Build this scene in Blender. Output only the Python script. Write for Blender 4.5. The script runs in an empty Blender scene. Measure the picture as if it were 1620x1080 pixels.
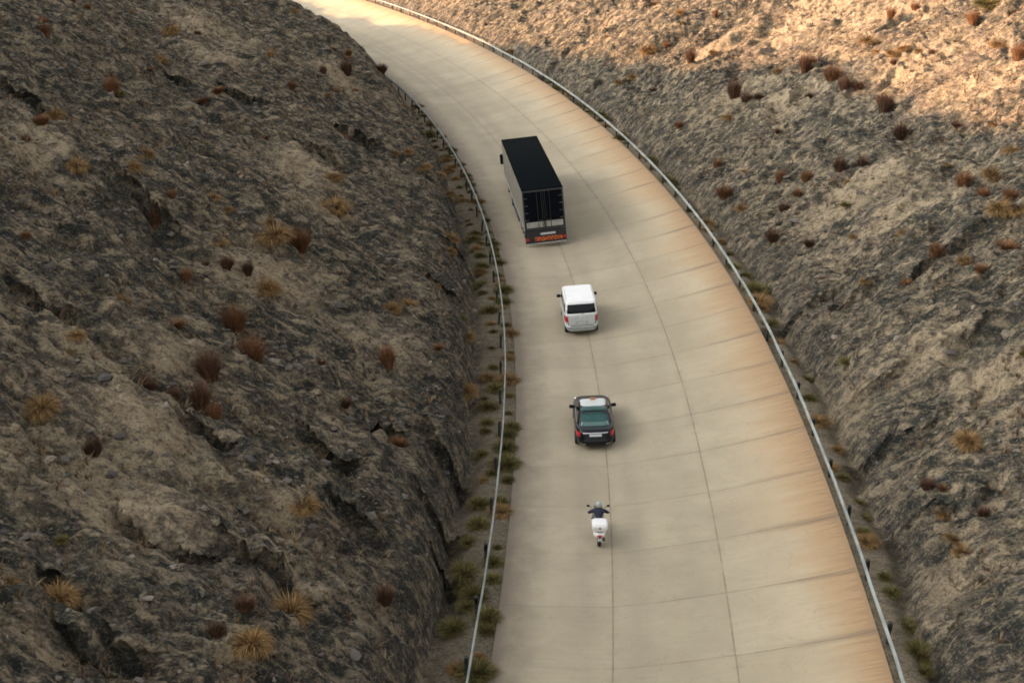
import bpy, bmesh, math, random
import numpy as np
from mathutils import Vector, Matrix
R = math.radians
PI = math.pi
sc = bpy.context.scene
col = sc.collection

# ------------------------------------------------------------------ camera
cam_d = bpy.data.cameras.new('camera')
cam = bpy.data.objects.new('camera', cam_d)
col.objects.link(cam)
cam.location = (0, 0, 26.5)
PITCH = 0.379236
cam.rotation_euler = (PI / 2 - PITCH, 0, 0)
cam_d.sensor_width = 36
cam_d.lens = 2066.3 * 36 / 1620
cam_d.clip_end = 3000
sc.camera = cam

# ------------------------------------------------------------------ world, sun, exposure
SUN_EL, SUN_AZ = R(15.5), R(95)          # azimuth: where the sun stands, measured from +Y towards -X
sd = Vector((-math.sin(SUN_AZ) * math.cos(SUN_EL), math.cos(SUN_AZ) * math.cos(SUN_EL), math.sin(SUN_EL)))
world = bpy.data.worlds.new('World')
sc.world = world
world.use_nodes = True
wn, wl = world.node_tree.nodes, world.node_tree.links
bg = wn['Background']
sky = wn.new('ShaderNodeTexSky')
sky.sky_type = 'NISHITA'
sky.sun_disc = False
sky.sun_elevation = SUN_EL
sky.sun_rotation = -SUN_AZ
sky.dust_density = 6.0
sky.ozone_density = 0.6
hsv = wn.new('ShaderNodeHueSaturation')
hsv.inputs['Saturation'].default_value = 0.18
wl.new(sky.outputs[0], hsv.inputs['Color'])
wl.new(hsv.outputs[0], bg.inputs['Color'])
bg.inputs['Strength'].default_value = 0.15
sun_d = bpy.data.lights.new('sun', 'SUN')
sun = bpy.data.objects.new('sun', sun_d)
col.objects.link(sun)
sun_d.energy = 4.2
sun_d.angle = R(1.0)
sun_d.color = (1.0, 0.54, 0.27)
sun.rotation_euler = sd.to_track_quat('Z', 'Y').to_euler()
sun.location = (-60, 40, 80)
sc.view_settings.view_transform = 'Standard'
sc.view_settings.look = 'None'
sc.view_settings.exposure = 1.72
sc.view_settings.gamma = 1.0
sc.cycles.filter_width = 1.7
sc.cycles.max_bounces = 5

# ------------------------------------------------------------------ helpers
def tag(o, label=None, cat=None, group=None, kind=None):
    if label: o['label'] = label
    if cat: o['category'] = cat
    if group: o['group'] = group
    if kind: o['kind'] = kind
    return o

def obj(name, me, mat=None, parent=None):
    o = bpy.data.objects.new(name, me)
    col.objects.link(o)
    if mat and not me.materials: me.materials.append(mat)
    if parent: o.parent = parent
    return o

def empty(name, mw=None):
    o = bpy.data.objects.new(name, None)
    o.empty_display_size = 0.3
    col.objects.link(o)
    if mw is not None:
        l, q, s_ = mw.decompose()
        o.location = l
        o.rotation_euler = q.to_euler()
    return o

def mesh_np(name, V, F, smooth=True, uv=None, attrs=None):
    """V (n,3), F (m,4) quads"""
    me = bpy.data.meshes.new(name)
    F = np.asarray(F, np.int32)
    k = F.shape[1]
    me.vertices.add(len(V)); me.loops.add(F.size); me.polygons.add(len(F))
    me.vertices.foreach_set('co', np.asarray(V, np.float32).ravel())
    me.loops.foreach_set('vertex_index', F.ravel())
    me.polygons.foreach_set('loop_start', np.arange(0, F.size, k, dtype=np.int32))
    me.polygons.foreach_set('loop_total', np.full(len(F), k, np.int32))
    me.polygons.foreach_set('use_smooth', np.full(len(F), smooth, bool))
    if uv is not None:
        l = me.uv_layers.new(name='metres')
        l.data.foreach_set('uv', np.asarray(uv, np.float32)[F.ravel()].ravel())
    for n, a in (attrs or {}).items():
        at = me.attributes.new(n, 'FLOAT', 'POINT')
        at.data.foreach_set('value', np.asarray(a, np.float32))
    me.update(calc_edges=True)
    return me

class MB:
    """collects shapes into one mesh"""
    def __init__(self): self.bm = bmesh.new()
    def box(self, x0, x1, y0, y1, z0, z1, bev=0.0):
        r = bmesh.ops.create_cube(self.bm, size=1.0, matrix=Matrix.Translation(((x0 + x1) / 2, (y0 + y1) / 2, (z0 + z1) / 2)) @ Matrix.Diagonal((abs(x1 - x0), abs(y1 - y0), abs(z1 - z0), 1)))
        if bev > 0:
            es = list({e for v in r['verts'] for e in v.link_edges})
            bmesh.ops.bevel(self.bm, geom=es, offset=bev, segments=2, affect='EDGES', profile=0.5)
        return self
    def tube(self, pts, r, n=8):
        pts = [Vector(p) for p in pts]
        rs = r if isinstance(r, (list, tuple)) else [r] * len(pts)
        rings = []
        for i, p in enumerate(pts):
            d = (pts[min(i + 1, len(pts) - 1)] - pts[max(i - 1, 0)]).normalized()
            a = d.orthogonal().normalized() if i == 0 else (a - d * a.dot(d)).normalized()
            b = d.cross(a)
            rings.append([self.bm.verts.new(p + (a * math.cos(2 * PI * k / n) + b * math.sin(2 * PI * k / n)) * rs[i]) for k in range(n)])
        self.skin(rings, True)
        return self
    def skin(self, rings, caps=False, closed=True):
        for A, B in zip(rings, rings[1:]):
            m = len(A)
            for k in range(m if closed else m - 1):
                self.bm.faces.new((A[k], A[(k + 1) % m], B[(k + 1) % m], B[k]))
        if caps:
            self.bm.faces.new(rings[0][::-1]); self.bm.faces.new(rings[-1])
    def loft(self, rings, caps=True, closed=True):
        self.skin([[self.bm.verts.new(p) for p in r] for r in rings], caps, closed)
        return self
    def lathe(self, prof, axis_pt, n=24):
        """profile (radius, x) round the x axis through axis_pt"""
        ax = Vector(axis_pt)
        self.loft([[ax + Vector((x, r * math.cos(2 * PI * k / n), r * math.sin(2 * PI * k / n))) for k in range(n)] for r, x in prof])
        return self
    def ball(self, c, rx, ry, rz, seg=16):
        bmesh.ops.create_uvsphere(self.bm, u_segments=seg, v_segments=seg // 2, radius=1, matrix=Matrix.Translation(c) @ Matrix.Diagonal((rx, ry, rz, 1)))
        return self
    def build(self, name, mat, parent=None, smooth=35):
        bmesh.ops.recalc_face_normals(self.bm, faces=self.bm.faces)
        me = bpy.data.meshes.new(name)
        self.bm.to_mesh(me); self.bm.free()
        if smooth:
            me.shade_smooth()
            me.set_sharp_from_angle(angle=R(smooth))
        return obj(name, me, mat, parent)

# --- shader helpers
def new_mat(name, base=(0.5, 0.5, 0.5), rough=0.6, metal=0.0, **kw):
    m = bpy.data.materials.new(name)
    m.use_nodes = True
    p = m.node_tree.nodes['Principled BSDF']
    p.inputs['Base Color'].default_value = (*base, 1)
    p.inputs['Roughness'].default_value = rough
    p.inputs['Metallic'].default_value = metal
    for k, v in kw.items(): p.inputs[k.replace('_', ' ')].default_value = v
    return m

class NT:
    def __init__(self, m):
        self.t = m.node_tree; self.n = self.t.nodes; self.l = self.t.links
        self.p = self.n['Principled BSDF']
    def _set(self, s, v):
        if isinstance(v, bpy.types.NodeSocket): self.l.new(v, s)
        else: s.default_value = v
    def math(self, op, a, b=None, c=None, clamp=False):
        n = self.n.new('ShaderNodeMath'); n.operation = op; n.use_clamp = clamp
        self._set(n.inputs[0], a)
        if b is not None: self._set(n.inputs[1], b)
        if c is not None: self._set(n.inputs[2], c)
        return n.outputs[0]
    def mix(self, f, a, b, mode='MIX'):
        n = self.n.new('ShaderNodeMix'); n.data_type = 'RGBA'; n.blend_type = mode; n.clamp_factor = True
        self._set(n.inputs[0], f)
        self._set(n.inputs[6], (*a, 1) if isinstance(a, tuple) else a)
        self._set(n.inputs[7], (*b, 1) if isinstance(b, tuple) else b)
        return n.outputs[2]
    def noise(self, vec, scale, detail=4, rough=0.55, dist=0.0, typ='FBM'):
        n = self.n.new('ShaderNodeTexNoise'); n.noise_type = typ
        n.inputs['Scale'].default_value = scale; n.inputs['Detail'].default_value = detail
        n.inputs['Roughness'].default_value = rough; n.inputs['Distortion'].default_value = dist
        self.l.new(vec, n.inputs['Vector'])
        return n.outputs['Fac']
    def map(self, vec, scale=(1, 1, 1), loc=(0, 0, 0), rot=(0, 0, 0)):
        n = self.n.new('ShaderNodeMapping')
        n.inputs['Scale'].default_value = scale; n.inputs['Location'].default_value = loc; n.inputs['Rotation'].default_value = rot
        self.l.new(vec, n.inputs['Vector'])
        return n.outputs[0]
    def ramp(self, v, lo, hi, a=0.0, b=1.0, smooth=True):
        n = self.n.new('ShaderNodeMapRange'); n.interpolation_type = 'SMOOTHSTEP' if smooth else 'LINEAR'
        self._set(n.inputs[0], v)
        for i, x in enumerate((lo, hi, a, b)): self._set(n.inputs[1 + i], x)
        return n.outputs[0]
    def uv(self):
        n = self.n.new('ShaderNodeUVMap'); n.uv_map = 'metres'
        return n.outputs[0]
    def attr(self, name):
        n = self.n.new('ShaderNodeAttribute'); n.attribute_name = name
        return n.outputs['Fac']
    def sep(self, v):
        n = self.n.new('ShaderNodeSeparateXYZ'); self.l.new(v, n.inputs[0])
        return n.outputs
    def bump(self, h, strength, dist, prev=None):
        n = self.n.new('ShaderNodeBump')
        n.inputs['Strength'].default_value = strength; n.inputs['Distance'].default_value = dist
        self.l.new(h, n.inputs['Height'])
        if prev: self.l.new(prev, n.inputs['Normal'])
        return n.outputs[0]
    def color(self, c): self.l.new(c, self.p.inputs['Base Color'])

# --- numpy gradient noise
def pn(x, y, seed=0):
    rng = np.random.RandomState(seed)
    perm = rng.permutation(512)
    ang = rng.rand(512) * 2 * PI
    gx, gy = np.cos(ang), np.sin(ang)
    xi, yi = np.floor(x).astype(int), np.floor(y).astype(int)
    fx, fy = x - xi, y - yi
    def g(ix, iy, dx, dy):
        h = perm[(perm[ix & 511] + iy) & 511]
        return gx[h] * dx + gy[h] * dy
    u = fx ** 3 * (fx * (fx * 6 - 15) + 10); v = fy ** 3 * (fy * (fy * 6 - 15) + 10)
    a = g(xi, yi, fx, fy); b = g(xi + 1, yi, fx - 1, fy)
    c = g(xi, yi + 1, fx, fy - 1); d = g(xi + 1, yi + 1, fx - 1, fy - 1)
    return ((a + (b - a) * u) + ((c + (d - c) * u) - (a + (b - a) * u)) * v) * 1.5
def fbm(x, y, seed, octv=4, gain=0.5):
    r = 0; a = 1.0; f = 1.0
    for i in range(octv):
        r = r + a * pn(x * f + 17.3 * i, y * f - 9.1 * i, seed + i); a *= gain; f *= 2.03
    return r
def ridge(x, y, seed, octv=3, gain=0.5):
    r = 0; a = 1.0; f = 1.0
    for i in range(octv):
        r = r + a * (1 - 2 * np.abs(pn(x * f + 3.7 * i, y * f + 11.9 * i, seed + i))); a *= gain; f *= 2.1
    return r
def sstep(x, a, b):
    t = np.clip((x - a) / (b - a), 0, 1)
    return t * t * (3 - 2 * t)

# ------------------------------------------------------------------ the road's line (joint between the first two lanes)
_ds = 0.25
_S = np.arange(-60, 300 + _ds, _ds)
_k = np.interp(_S, [-60, 0, 20, 40, 60, 80, 100, 125, 150, 300], [.0029, .0029, .00392, .0039, .00313, .00304, .00323, .00278, .00218, .002])
_h = np.concatenate([[0], np.cumsum((_k[1:] + _k[:-1]) / 2 * _ds)])
_i0 = int(60 / _ds)
_h = _h - _h[_i0] - 0.069705
_hm = (_h[1:] + _h[:-1]) / 2
_x = np.concatenate([[0], np.cumsum(-np.sin(_hm) * _ds)]); _x += 3.5973 - _x[_i0]
_y = np.concatenate([[0], np.cumsum(np.cos(_hm) * _ds)]); _y += 39.4858 - _y[_i0]
def spine(s): return np.interp(s, _S, _x), np.interp(s, _S, _y), np.interp(s, _S, _h)
def grade(s): return np.where(s > 0, -0.000028 * s * s, 0.0)
def prof(u): return np.where(u < 0, 0.024 * u, 0.16 * u + 0.0085 * u * u)
def dprof(u): return np.where(u < 0, 0.024, 0.16 + 0.017 * u)
def world_pt(s, u, z):
    x, y, h = spine(s)
    return np.stack([x + np.cos(h) * u, y + np.sin(h) * u, z], -1)
def road_frame(s, u, yaw=0.0, zoff=0.0, tilt=None):
    x, y, h = (float(v) for v in spine(s))
    h += yaw
    p = world_pt(s, u, float(prof(u) + grade(s)))
    phi = math.atan(float(dprof(u))) if tilt is None else tilt
    f = Vector((-math.sin(h), math.cos(h), 0))
    r = Vector((math.cos(h), math.sin(h), 0)) * math.cos(phi) + Vector((0, 0, 1)) * math.sin(phi)
    up = r.cross(f)
    m = Matrix((r, f, up)).transposed().to_4x4()
    m.translation = Vector(p) + up * zoff
    return m
W_L, W_1, W_2, W_R = -4.14, 0.0, 4.04, 8.55

def steps(spec):
    out = []
    for a, b, d in spec: out.append(np.arange(a, b, d))
    return np.concatenate(out + [[spec[-1][1]]])

def grid_mesh(name, s, u, zf, attrs=None):
    Sg, Ug = np.meshgrid(s, u, indexing='ij')
    Z, at = zf(Sg, Ug)
    ds = at.pop('_ds', 0)
    V = world_pt((Sg + ds).ravel(), Ug.ravel(), Z.ravel())
    ns, nu = len(s), len(u)
    i = np.arange(ns * nu).reshape(ns, nu)
    F = np.stack([i[:-1, :-1], i[:-1, 1:], i[1:, 1:], i[1:, :-1]], -1).reshape(-1, 4)
    return mesh_np(name, V, F, True, np.stack([Sg.ravel(), Ug.ravel()], -1), {k: v.ravel() for k, v in at.items()})

# ------------------------------------------------------------------ materials of the setting
def make_concrete():
    m = new_mat('concrete', rough=0.85)
    t = NT(m); uv = t.uv(); s, u, _ = t.sep(uv)
    wob = t.math('MULTIPLY', t.math('SUBTRACT', t.noise(uv, 0.6, 3), 0.5), 0.12)
    sj = t.math('DIVIDE', t.math('SUBTRACT', t.math('ADD', s, wob), 0.98), 3.735)
    # slab number -> a tone of its own
    lane = t.math('ADD', t.math('GREATER_THAN', u, W_1), t.math('GREATER_THAN', u, W_2))
    cid = t.n.new('ShaderNodeCombineXYZ')
    t.l.new(t.math('FLOOR', sj), cid.inputs[0]); t.l.new(lane, cid.inputs[1])
    wn_ = t.n.new('ShaderNodeTexWhiteNoise'); wn_.noise_dimensions = '2D'
    t.l.new(cid.outputs[0], wn_.inputs['Vector'])
    tone = t.ramp(wn_.outputs['Value'], 0, 1, 0, 1, False)
    c = t.mix(tone, (0.365, 0.308, 0.205), (0.425, 0.362, 0.248))
    # cloudy tone and fine grain, brushed across the lane
    c = t.mix(t.ramp(t.noise(uv, 0.35, 5, 0.6), 0.3, 0.7), c, t.mix(0.5, c, (0.27, 0.225, 0.15)))
    brush = t.noise(t.map(uv, (9, 0.5, 1)), 1.0, 4, 0.6)
    c = t.mix(t.ramp(brush, 0.35, 0.75, 0, 0.30), c, (0.26, 0.23, 0.18))
    grain = t.noise(uv, 12, 3, 0.7)
    c = t.mix(t.ramp(grain, 0.45, 0.8, 0, 0.25), c, (0.24, 0.21, 0.165))
    # worn wheel paths of the two traffic lanes
    for cu, am in ((-3.0, .16), (-1.1, .2), (0.9, .2), (3.0, .1)):
        w = t.math('SUBTRACT', 1.0, t.ramp(t.math('ABSOLUTE', t.math('SUBTRACT', u, cu)), 0.05, 0.75), clamp=True)
        w = t.math('MULTIPLY', w, t.ramp(t.noise(t.map(uv, (0.08, 1, 1)), 1.0, 3), 0.3, 0.65, 0.3 * am, am))
        c = t.mix(w, c, (0.17, 0.15, 0.125))
    # earth washed onto the inner edge
    e = t.math('ADD', t.math('SUBTRACT', u, W_L), t.math('MULTIPLY', t.math('SUBTRACT', t.noise(uv, 0.9, 5, 0.65), 0.5), 1.6))
    c = t.mix(t.ramp(e, -0.1, 1.9, 0.9, 0.0), c, (0.16, 0.125, 0.09))
    c = t.mix(t.ramp(u, W_2, W_R, 0.0, 0.6), c, (0.50, 0.395, 0.25))
    # rusty wash running down the bank from the outer edge, in streaks
    st = t.noise(t.map(uv, (2.6, 0.22, 1)), 1.0, 5, 0.65, 0.4)
    big = t.noise(t.map(uv, (0.22, 0.1, 1), (7, 3, 0)), 1.0, 3)
    reach = t.ramp(big, 0.3, 0.7, 1.2, 4.8)
    d = t.math('DIVIDE', t.math('SUBTRACT', W_R, u), reach)
    stain = t.math('MULTIPLY', t.ramp(d, 0.0, 1.0, 1.0, 0.0), t.ramp(st, 0.28, 0.72, 0.5, 1.0))
    c = t.mix(t.math('MULTIPLY', stain, 0.68), c, (0.40, 0.245, 0.115))
    st2 = t.noise(t.map(uv, (1.9, 0.16, 1), (2, 8, 0)), 1.0, 5, 0.6, 0.2)
    d2 = t.math('DIVIDE', t.math('SUBTRACT', W_R, u), t.ramp(st2, 0.25, 0.80, 1.5, 3.2))
    c = t.mix(t.ramp(d2, 0.0, 1.0, 0.62, 0.0), c, (0.30, 0.180, 0.082))
    st3 = t.noise(t.map(uv, (5.5, 0.25, 1), (12, 4, 0)), 1.0, 5, 0.65, 0.2)
    d3 = t.math('DIVIDE', t.math('SUBTRACT', W_R, u), t.ramp(st3, 0.42, 0.75, 0.25, 2.6))
    c = t.mix(t.ramp(d3, 0.0, 1.0, 0.34, 0.0), c, (0.13, 0.075, 0.045))
    # joints
    fr = t.math('FRACT', sj)
    dj = t.math('MULTIPLY', t.math('MINIMUM', fr, t.math('SUBTRACT', 1.0, fr)), 3.735)
    jn = t.ramp(t.noise(uv, 1.3, 4, 0.7), 0.3, 0.65, 0.25, 0.8)
    tj = t.math('MULTIPLY', t.ramp(dj, 0.012, 0.05, 1.0, 0.0), jn)
    c = t.mix(t.math('MULTIPLY', tj, t.ramp(u, -1.0, 3.0, 0.28, 0.75)), c, (0.15, 0.12, 0.09))
    for ju in (W_1, W_2):
        du = t.math('ABSOLUTE', t.math('SUBTRACT', t.math('ADD', u, t.math('MULTIPLY', wob, 0.35)), ju))
        lj = t.math('MULTIPLY', t.ramp(du, 0.010, 0.045, 1.0, 0.0), t.ramp(t.noise(uv, 0.9, 4, 0.7), 0.25, 0.6, 0.12, 0.72))
        c = t.mix(lj, c, (0.14, 0.10, 0.075))
        c = t.mix(t.math('MULTIPLY', t.ramp(du, 0.0, 0.35, 1.0, 0.0), t.ramp(st2, 0.4, 0.7, 0.0, 0.22)), c, (0.2, 0.15, 0.11))
    # dark seep lines along the joints of the banked lane
    sp = t.math('MULTIPLY', t.ramp(dj, 0.0, 0.38, 1.0, 0.0), t.ramp(u, W_2, W_R, 0.05, 0.85))
    sp = t.math('MULTIPLY', sp, t.ramp(st, 0.35, 0.65))
    c = t.mix(sp, c, (0.16, 0.115, 0.075))
    # dark spots and fine cracks
    ck = t.noise(t.map(uv, (1, 1, 1), (31, 5, 0)), 0.8, 6, 0.6, 0.8)
    crack = t.ramp(t.math('ABSOLUTE', t.math('SUBTRACT', ck, 0.5)), 0.0, 0.006, 0.32, 0.0)
    c = t.mix(crack, c, (0.14, 0.11, 0.085))
    t.color(c)
    h = t.math('SUBTRACT', t.math('MULTIPLY', grain, 0.2), t.math('ADD', tj, 0.0))
    t.l.new(t.bump(h, 0.4, 0.02), t.p.inputs['Normal'])
    return m

def make_earth():
    m = new_mat('stony_earth', rough=0.95)
    t = NT(m); u2 = t.uv(); tan = t.attr('pale')
    geo = t.n.new('ShaderNodeNewGeometry'); su = t.sep(u2); cmb = t.n.new('ShaderNodeCombineXYZ')
    t.l.new(su[0], cmb.inputs[0]); t.l.new(su[1], cmb.inputs[1]); t.l.new(t.sep(geo.outputs['Position'])[2], cmb.inputs[2])
    uv = cmb.outputs[0]                                    # along the road, across it, height
    shade_rock = t.attr('shade_rock'); verge = t.attr('verge')
    p = t.n['Principled BSDF']; p.inputs['Specular IOR Level'].default_value = 0.15
    fall = t.map(uv, (1.0, 0.5, 0.8))                       # stretched down the fall line
    a = t.noise(fall, 0.35, 6, 0.62, 0.3)
    b = t.noise(t.map(uv, (1.0, 0.38, 0.7)), 1.5, 7, 0.68, 0.25)
    d = t.noise(t.map(uv, (1.0, 0.6, 1), (4, 9, 0)), 4.0, 6, 0.72, 0.2)
    g = t.noise(t.map(uv, (1.0, 0.75, 1)), 12, 4, 0.75)
    zone = t.noise(t.map(uv, (1, .6, 1), (11, 31, 0)), 0.22, 6, 0.62, 0.3)
    zone = t.math('ADD', zone, t.math('MULTIPLY', t.math('LESS_THAN', su[1], 0.0), 0.055))   # dark patches spread wider on the left bank
    c = t.mix(t.ramp(a, 0.36, 0.64), (0.082, 0.072, 0.053), (0.210, 0.168, 0.115))
    c = t.mix(t.ramp(t.noise(t.map(uv, (1, .5, 1), (50, 2, 0)), 0.5, 5, 0.6), 0.48, 0.68, 0, 0.55), c, (0.130, 0.090, 0.086))
    c = t.mix(t.ramp(t.noise(t.map(uv, (1, .6, 1), (5, 72, 0)), 0.8, 5, 0.6), 0.52, 0.7, 0, 0.6), c, (0.140, 0.135, 0.085))
    c = t.mix(t.ramp(b, 0.49, 0.64, 0, 0.85), c, (0.33, 0.265, 0.180))
    mixed = t.math('ADD', t.math('MULTIPLY', b, 0.6), t.math('MULTIPLY', d, 0.4))
    c = t.mix(t.ramp(t.math('ADD', tan, t.math('MULTIPLY', t.math('SUBTRACT', mixed, 0.5), 3.2)), 0.35, 1.0, 0, 0.85), c, t.mix(d, (0.34, 0.265, 0.172), (0.47, 0.375, 0.245)))
    c = t.mix(t.ramp(d, 0.52, 0.66, 0, 0.85), c, (0.42, 0.340, 0.220))
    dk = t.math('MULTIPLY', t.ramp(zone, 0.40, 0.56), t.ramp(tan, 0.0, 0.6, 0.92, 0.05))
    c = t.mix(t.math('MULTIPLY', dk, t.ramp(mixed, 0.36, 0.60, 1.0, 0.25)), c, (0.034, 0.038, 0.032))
    c = t.mix(t.math('MULTIPLY', t.ramp(d, 0.37, 0.49, 0.92, 0), t.ramp(tan, 0.15, 0.6, 1.0, 0.45)), c, (0.026, 0.027, 0.024))  # dark flecks, partly standing in for the shade of small pits
    e = t.noise(t.map(uv, (1.0, 0.26, 0.5), (3, 44, 0)), 3.0, 6, 0.66, 0.15)
    c = t.mix(t.ramp(e, 0.53, 0.64, 0, 0.7), c, (0.40, 0.320, 0.205))
    soft = t.ramp(tan, 0.15, 0.6, 1.0, 0.4)
    c = t.mix(t.math('MULTIPLY', t.ramp(e, 0.38, 0.49, 0.92, 0), soft), c, (0.026, 0.030, 0.027))
    c = t.mix(t.math('MULTIPLY', shade_rock, t.ramp(b, 0.3, 0.6, 0.95, 0.4)), c, (0.030, 0.031, 0.030))  # hollows and slope foot darkened: shade put into the colour, with dark rock
    c = t.mix(t.math('MULTIPLY', verge, 0.8), c, t.mix(d, (0.13, 0.105, 0.072), (0.27, 0.22, 0.15)))
    c = t.mix(t.ramp(g, 0.54, 0.70, 0, 0.55), c, (0.37, 0.30, 0.205))
    c = t.mix(t.ramp(g, 0.36, 0.51, 0.75, 0), c, t.mix(0.7, c, (0.018, 0.018, 0.016)))
    t.color(c)
    n1 = t.bump(t.math('ADD', t.noise(t.map(uv, (1, .45, .8)), 2.0, 7, 0.68, 0.2), t.math('MULTIPLY', e, 0.6)), 1.0, 0.30)
    n2 = t.bump(d, 1.0, 0.14, n1)
    n3 = t.bump(g, 0.7, 0.03, n2)
    t.l.new(n3, t.p.inputs['Normal'])
    return m

M = {}
M['concrete'] = make_concrete()
M['earth'] = make_earth()

# ------------------------------------------------------------------ road
s_r = np.arange(-60, 296, 1.0)
u_r = np.concatenate([np.linspace(W_L, W_1, 7), np.linspace(W_1, W_2, 7)[1:], np.linspace(W_2, W_R, 9)[1:]])
road = obj('road', grid_mesh('road', s_r, u_r, lambda S, U: (prof(U) + grade(S), {})), M['concrete'])
# the slab's thickness: skirts at both edges and the ends
tag(road, kind='structure')

# ------------------------------------------------------------------ hillsides
PALE_L, DENT_L, PALE_R, DENT_R = [], [], [], []
#@PATCHES
PALE_L = [(-0.5, -15.9, 1.8, 2.2, 1.0), (-3.5, -16.3, 1.8, 2.8, 1.0), (-4.7, -15.5, 1.8, 1.5, 1.0), (20.0, -15.9, 1.7, 2.4, 1.0), (17.8, -16.7, 1.4, 2.1, 1.0), (5.5, -16.7, 1.3, 1.5, 1.0), (41.3, -16.5, 4.6, 1.8, 1.0), (67.0, -23.9, 3.3, 3.3, 1.0), (58.1, -22.8, 2.4, 2.1, 1.0), (34.0, -15.3, 2.0, 1.7, 1.0), (67.6, -14.4, 2.6, 1.8, 1.0), (19.9, -26.8, 2.1, 1.7, 1.0), (9.1, -9.9, 0.8, 1.8, 1.0), (8.1, -13.7, 0.7, 0.7, 1.0), (2.7, -19.2, 0.7, 1.2, 1.0), (-12.3, -15.6, 0.7, 1.1, 1.0), (-8.9, -10.9, 0.6, 0.8, 1.0), (17.8, -10.6, 1.7, 1.5, 1.0), (-0.9, -11.6, 0.7, 1.1, 1.0)]
PALE_R = [(35.0, 16.4, 2.6, 3.7, 1.0), (29.4, 17.7, 1.9, 2.4, 1.0), (55.4, 18.9, 2.5, 3.2, 1.0), (60.8, 17.3, 2.2, 3.3, 1.0), (71.8, 28.0, 3.7, 7.1, 1.0), (51.3, 26.5, 4.6, 4.9, 1.0), (41.9, 26.9, 2.8, 4.0, 1.0), (63.1, 29.4, 3.5, 5.0, 1.0), (74.8, 20.7, 2.0, 3.7, 1.0), (10.4, 15.3, 1.9, 1.3, 1.0), (-1.6, 10.9, 1.2, 1.1, 1.0), (9.9, 16.2, 1.4, 1.3, 1.0), (13.5, 10.6, 2.0, 1.4, 1.0), (13.7, 14.3, 1.3, 1.7, 1.0)]
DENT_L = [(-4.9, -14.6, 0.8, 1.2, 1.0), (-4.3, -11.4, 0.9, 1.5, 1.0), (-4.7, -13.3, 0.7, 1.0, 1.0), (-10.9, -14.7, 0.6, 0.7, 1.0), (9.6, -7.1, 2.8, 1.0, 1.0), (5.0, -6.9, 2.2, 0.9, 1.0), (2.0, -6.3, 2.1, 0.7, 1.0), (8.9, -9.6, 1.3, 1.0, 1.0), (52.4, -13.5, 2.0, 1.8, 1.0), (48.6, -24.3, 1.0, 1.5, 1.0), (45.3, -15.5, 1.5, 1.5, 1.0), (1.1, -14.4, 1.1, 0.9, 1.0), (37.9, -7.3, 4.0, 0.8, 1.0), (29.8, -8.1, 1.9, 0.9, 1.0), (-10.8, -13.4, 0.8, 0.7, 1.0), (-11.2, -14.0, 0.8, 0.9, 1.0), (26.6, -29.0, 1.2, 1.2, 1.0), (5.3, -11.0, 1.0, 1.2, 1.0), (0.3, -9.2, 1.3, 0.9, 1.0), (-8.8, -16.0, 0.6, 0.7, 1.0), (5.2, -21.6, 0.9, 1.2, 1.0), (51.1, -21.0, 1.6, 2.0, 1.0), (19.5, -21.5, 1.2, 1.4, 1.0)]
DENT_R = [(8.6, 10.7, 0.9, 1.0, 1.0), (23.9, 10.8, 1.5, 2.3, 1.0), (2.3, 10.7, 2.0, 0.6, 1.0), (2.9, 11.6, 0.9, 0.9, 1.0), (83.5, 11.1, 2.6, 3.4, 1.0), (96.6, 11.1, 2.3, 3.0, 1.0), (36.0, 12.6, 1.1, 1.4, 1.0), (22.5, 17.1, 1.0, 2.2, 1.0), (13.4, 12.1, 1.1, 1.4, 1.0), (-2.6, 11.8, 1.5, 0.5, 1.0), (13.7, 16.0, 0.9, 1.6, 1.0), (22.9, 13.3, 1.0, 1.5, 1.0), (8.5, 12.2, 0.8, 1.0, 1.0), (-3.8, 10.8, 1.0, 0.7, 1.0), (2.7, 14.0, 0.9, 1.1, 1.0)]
def blobs(S, U, lst):
    r = np.zeros_like(S)
    for s0, u0, rs, ru, am in lst:
        wx = S + 0.9 * pn(S / 2.1, U / 2.1, 90) ; wy = U + 0.9 * pn(S / 2.1 + 40, U / 2.1, 91)
        r = np.maximum(r, am * np.exp(-((wx - s0) / (rs * 1.2)) ** 2 - ((wy - u0) / (ru * 1.25)) ** 2))
    return r

def cells(x, y, seed):
    """a height of its own for every jittered cell, with the distance to the cell's border"""
    rng = np.random.RandomState(seed); perm = rng.permutation(1024); r1, r2, r3 = rng.rand(3, 1024)
    xi, yi = np.floor(x).astype(int), np.floor(y).astype(int)
    d1 = np.full(x.shape, 9.0); d2 = d1.copy(); v = np.zeros(x.shape)
    for i in (-1, 0, 1):
        for j in (-1, 0, 1):
            h = perm[(perm[(xi + i) & 1023] + yi + j) & 1023]
            d = np.hypot(xi + i + r1[h] - x, yi + j + r2[h] - y)
            near = d < d1
            d2 = np.where(near, d1, np.minimum(d2, d)); v = np.where(near, r3[h], v); d1 = np.where(near, d, d1)
    return v, d2 - d1

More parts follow.
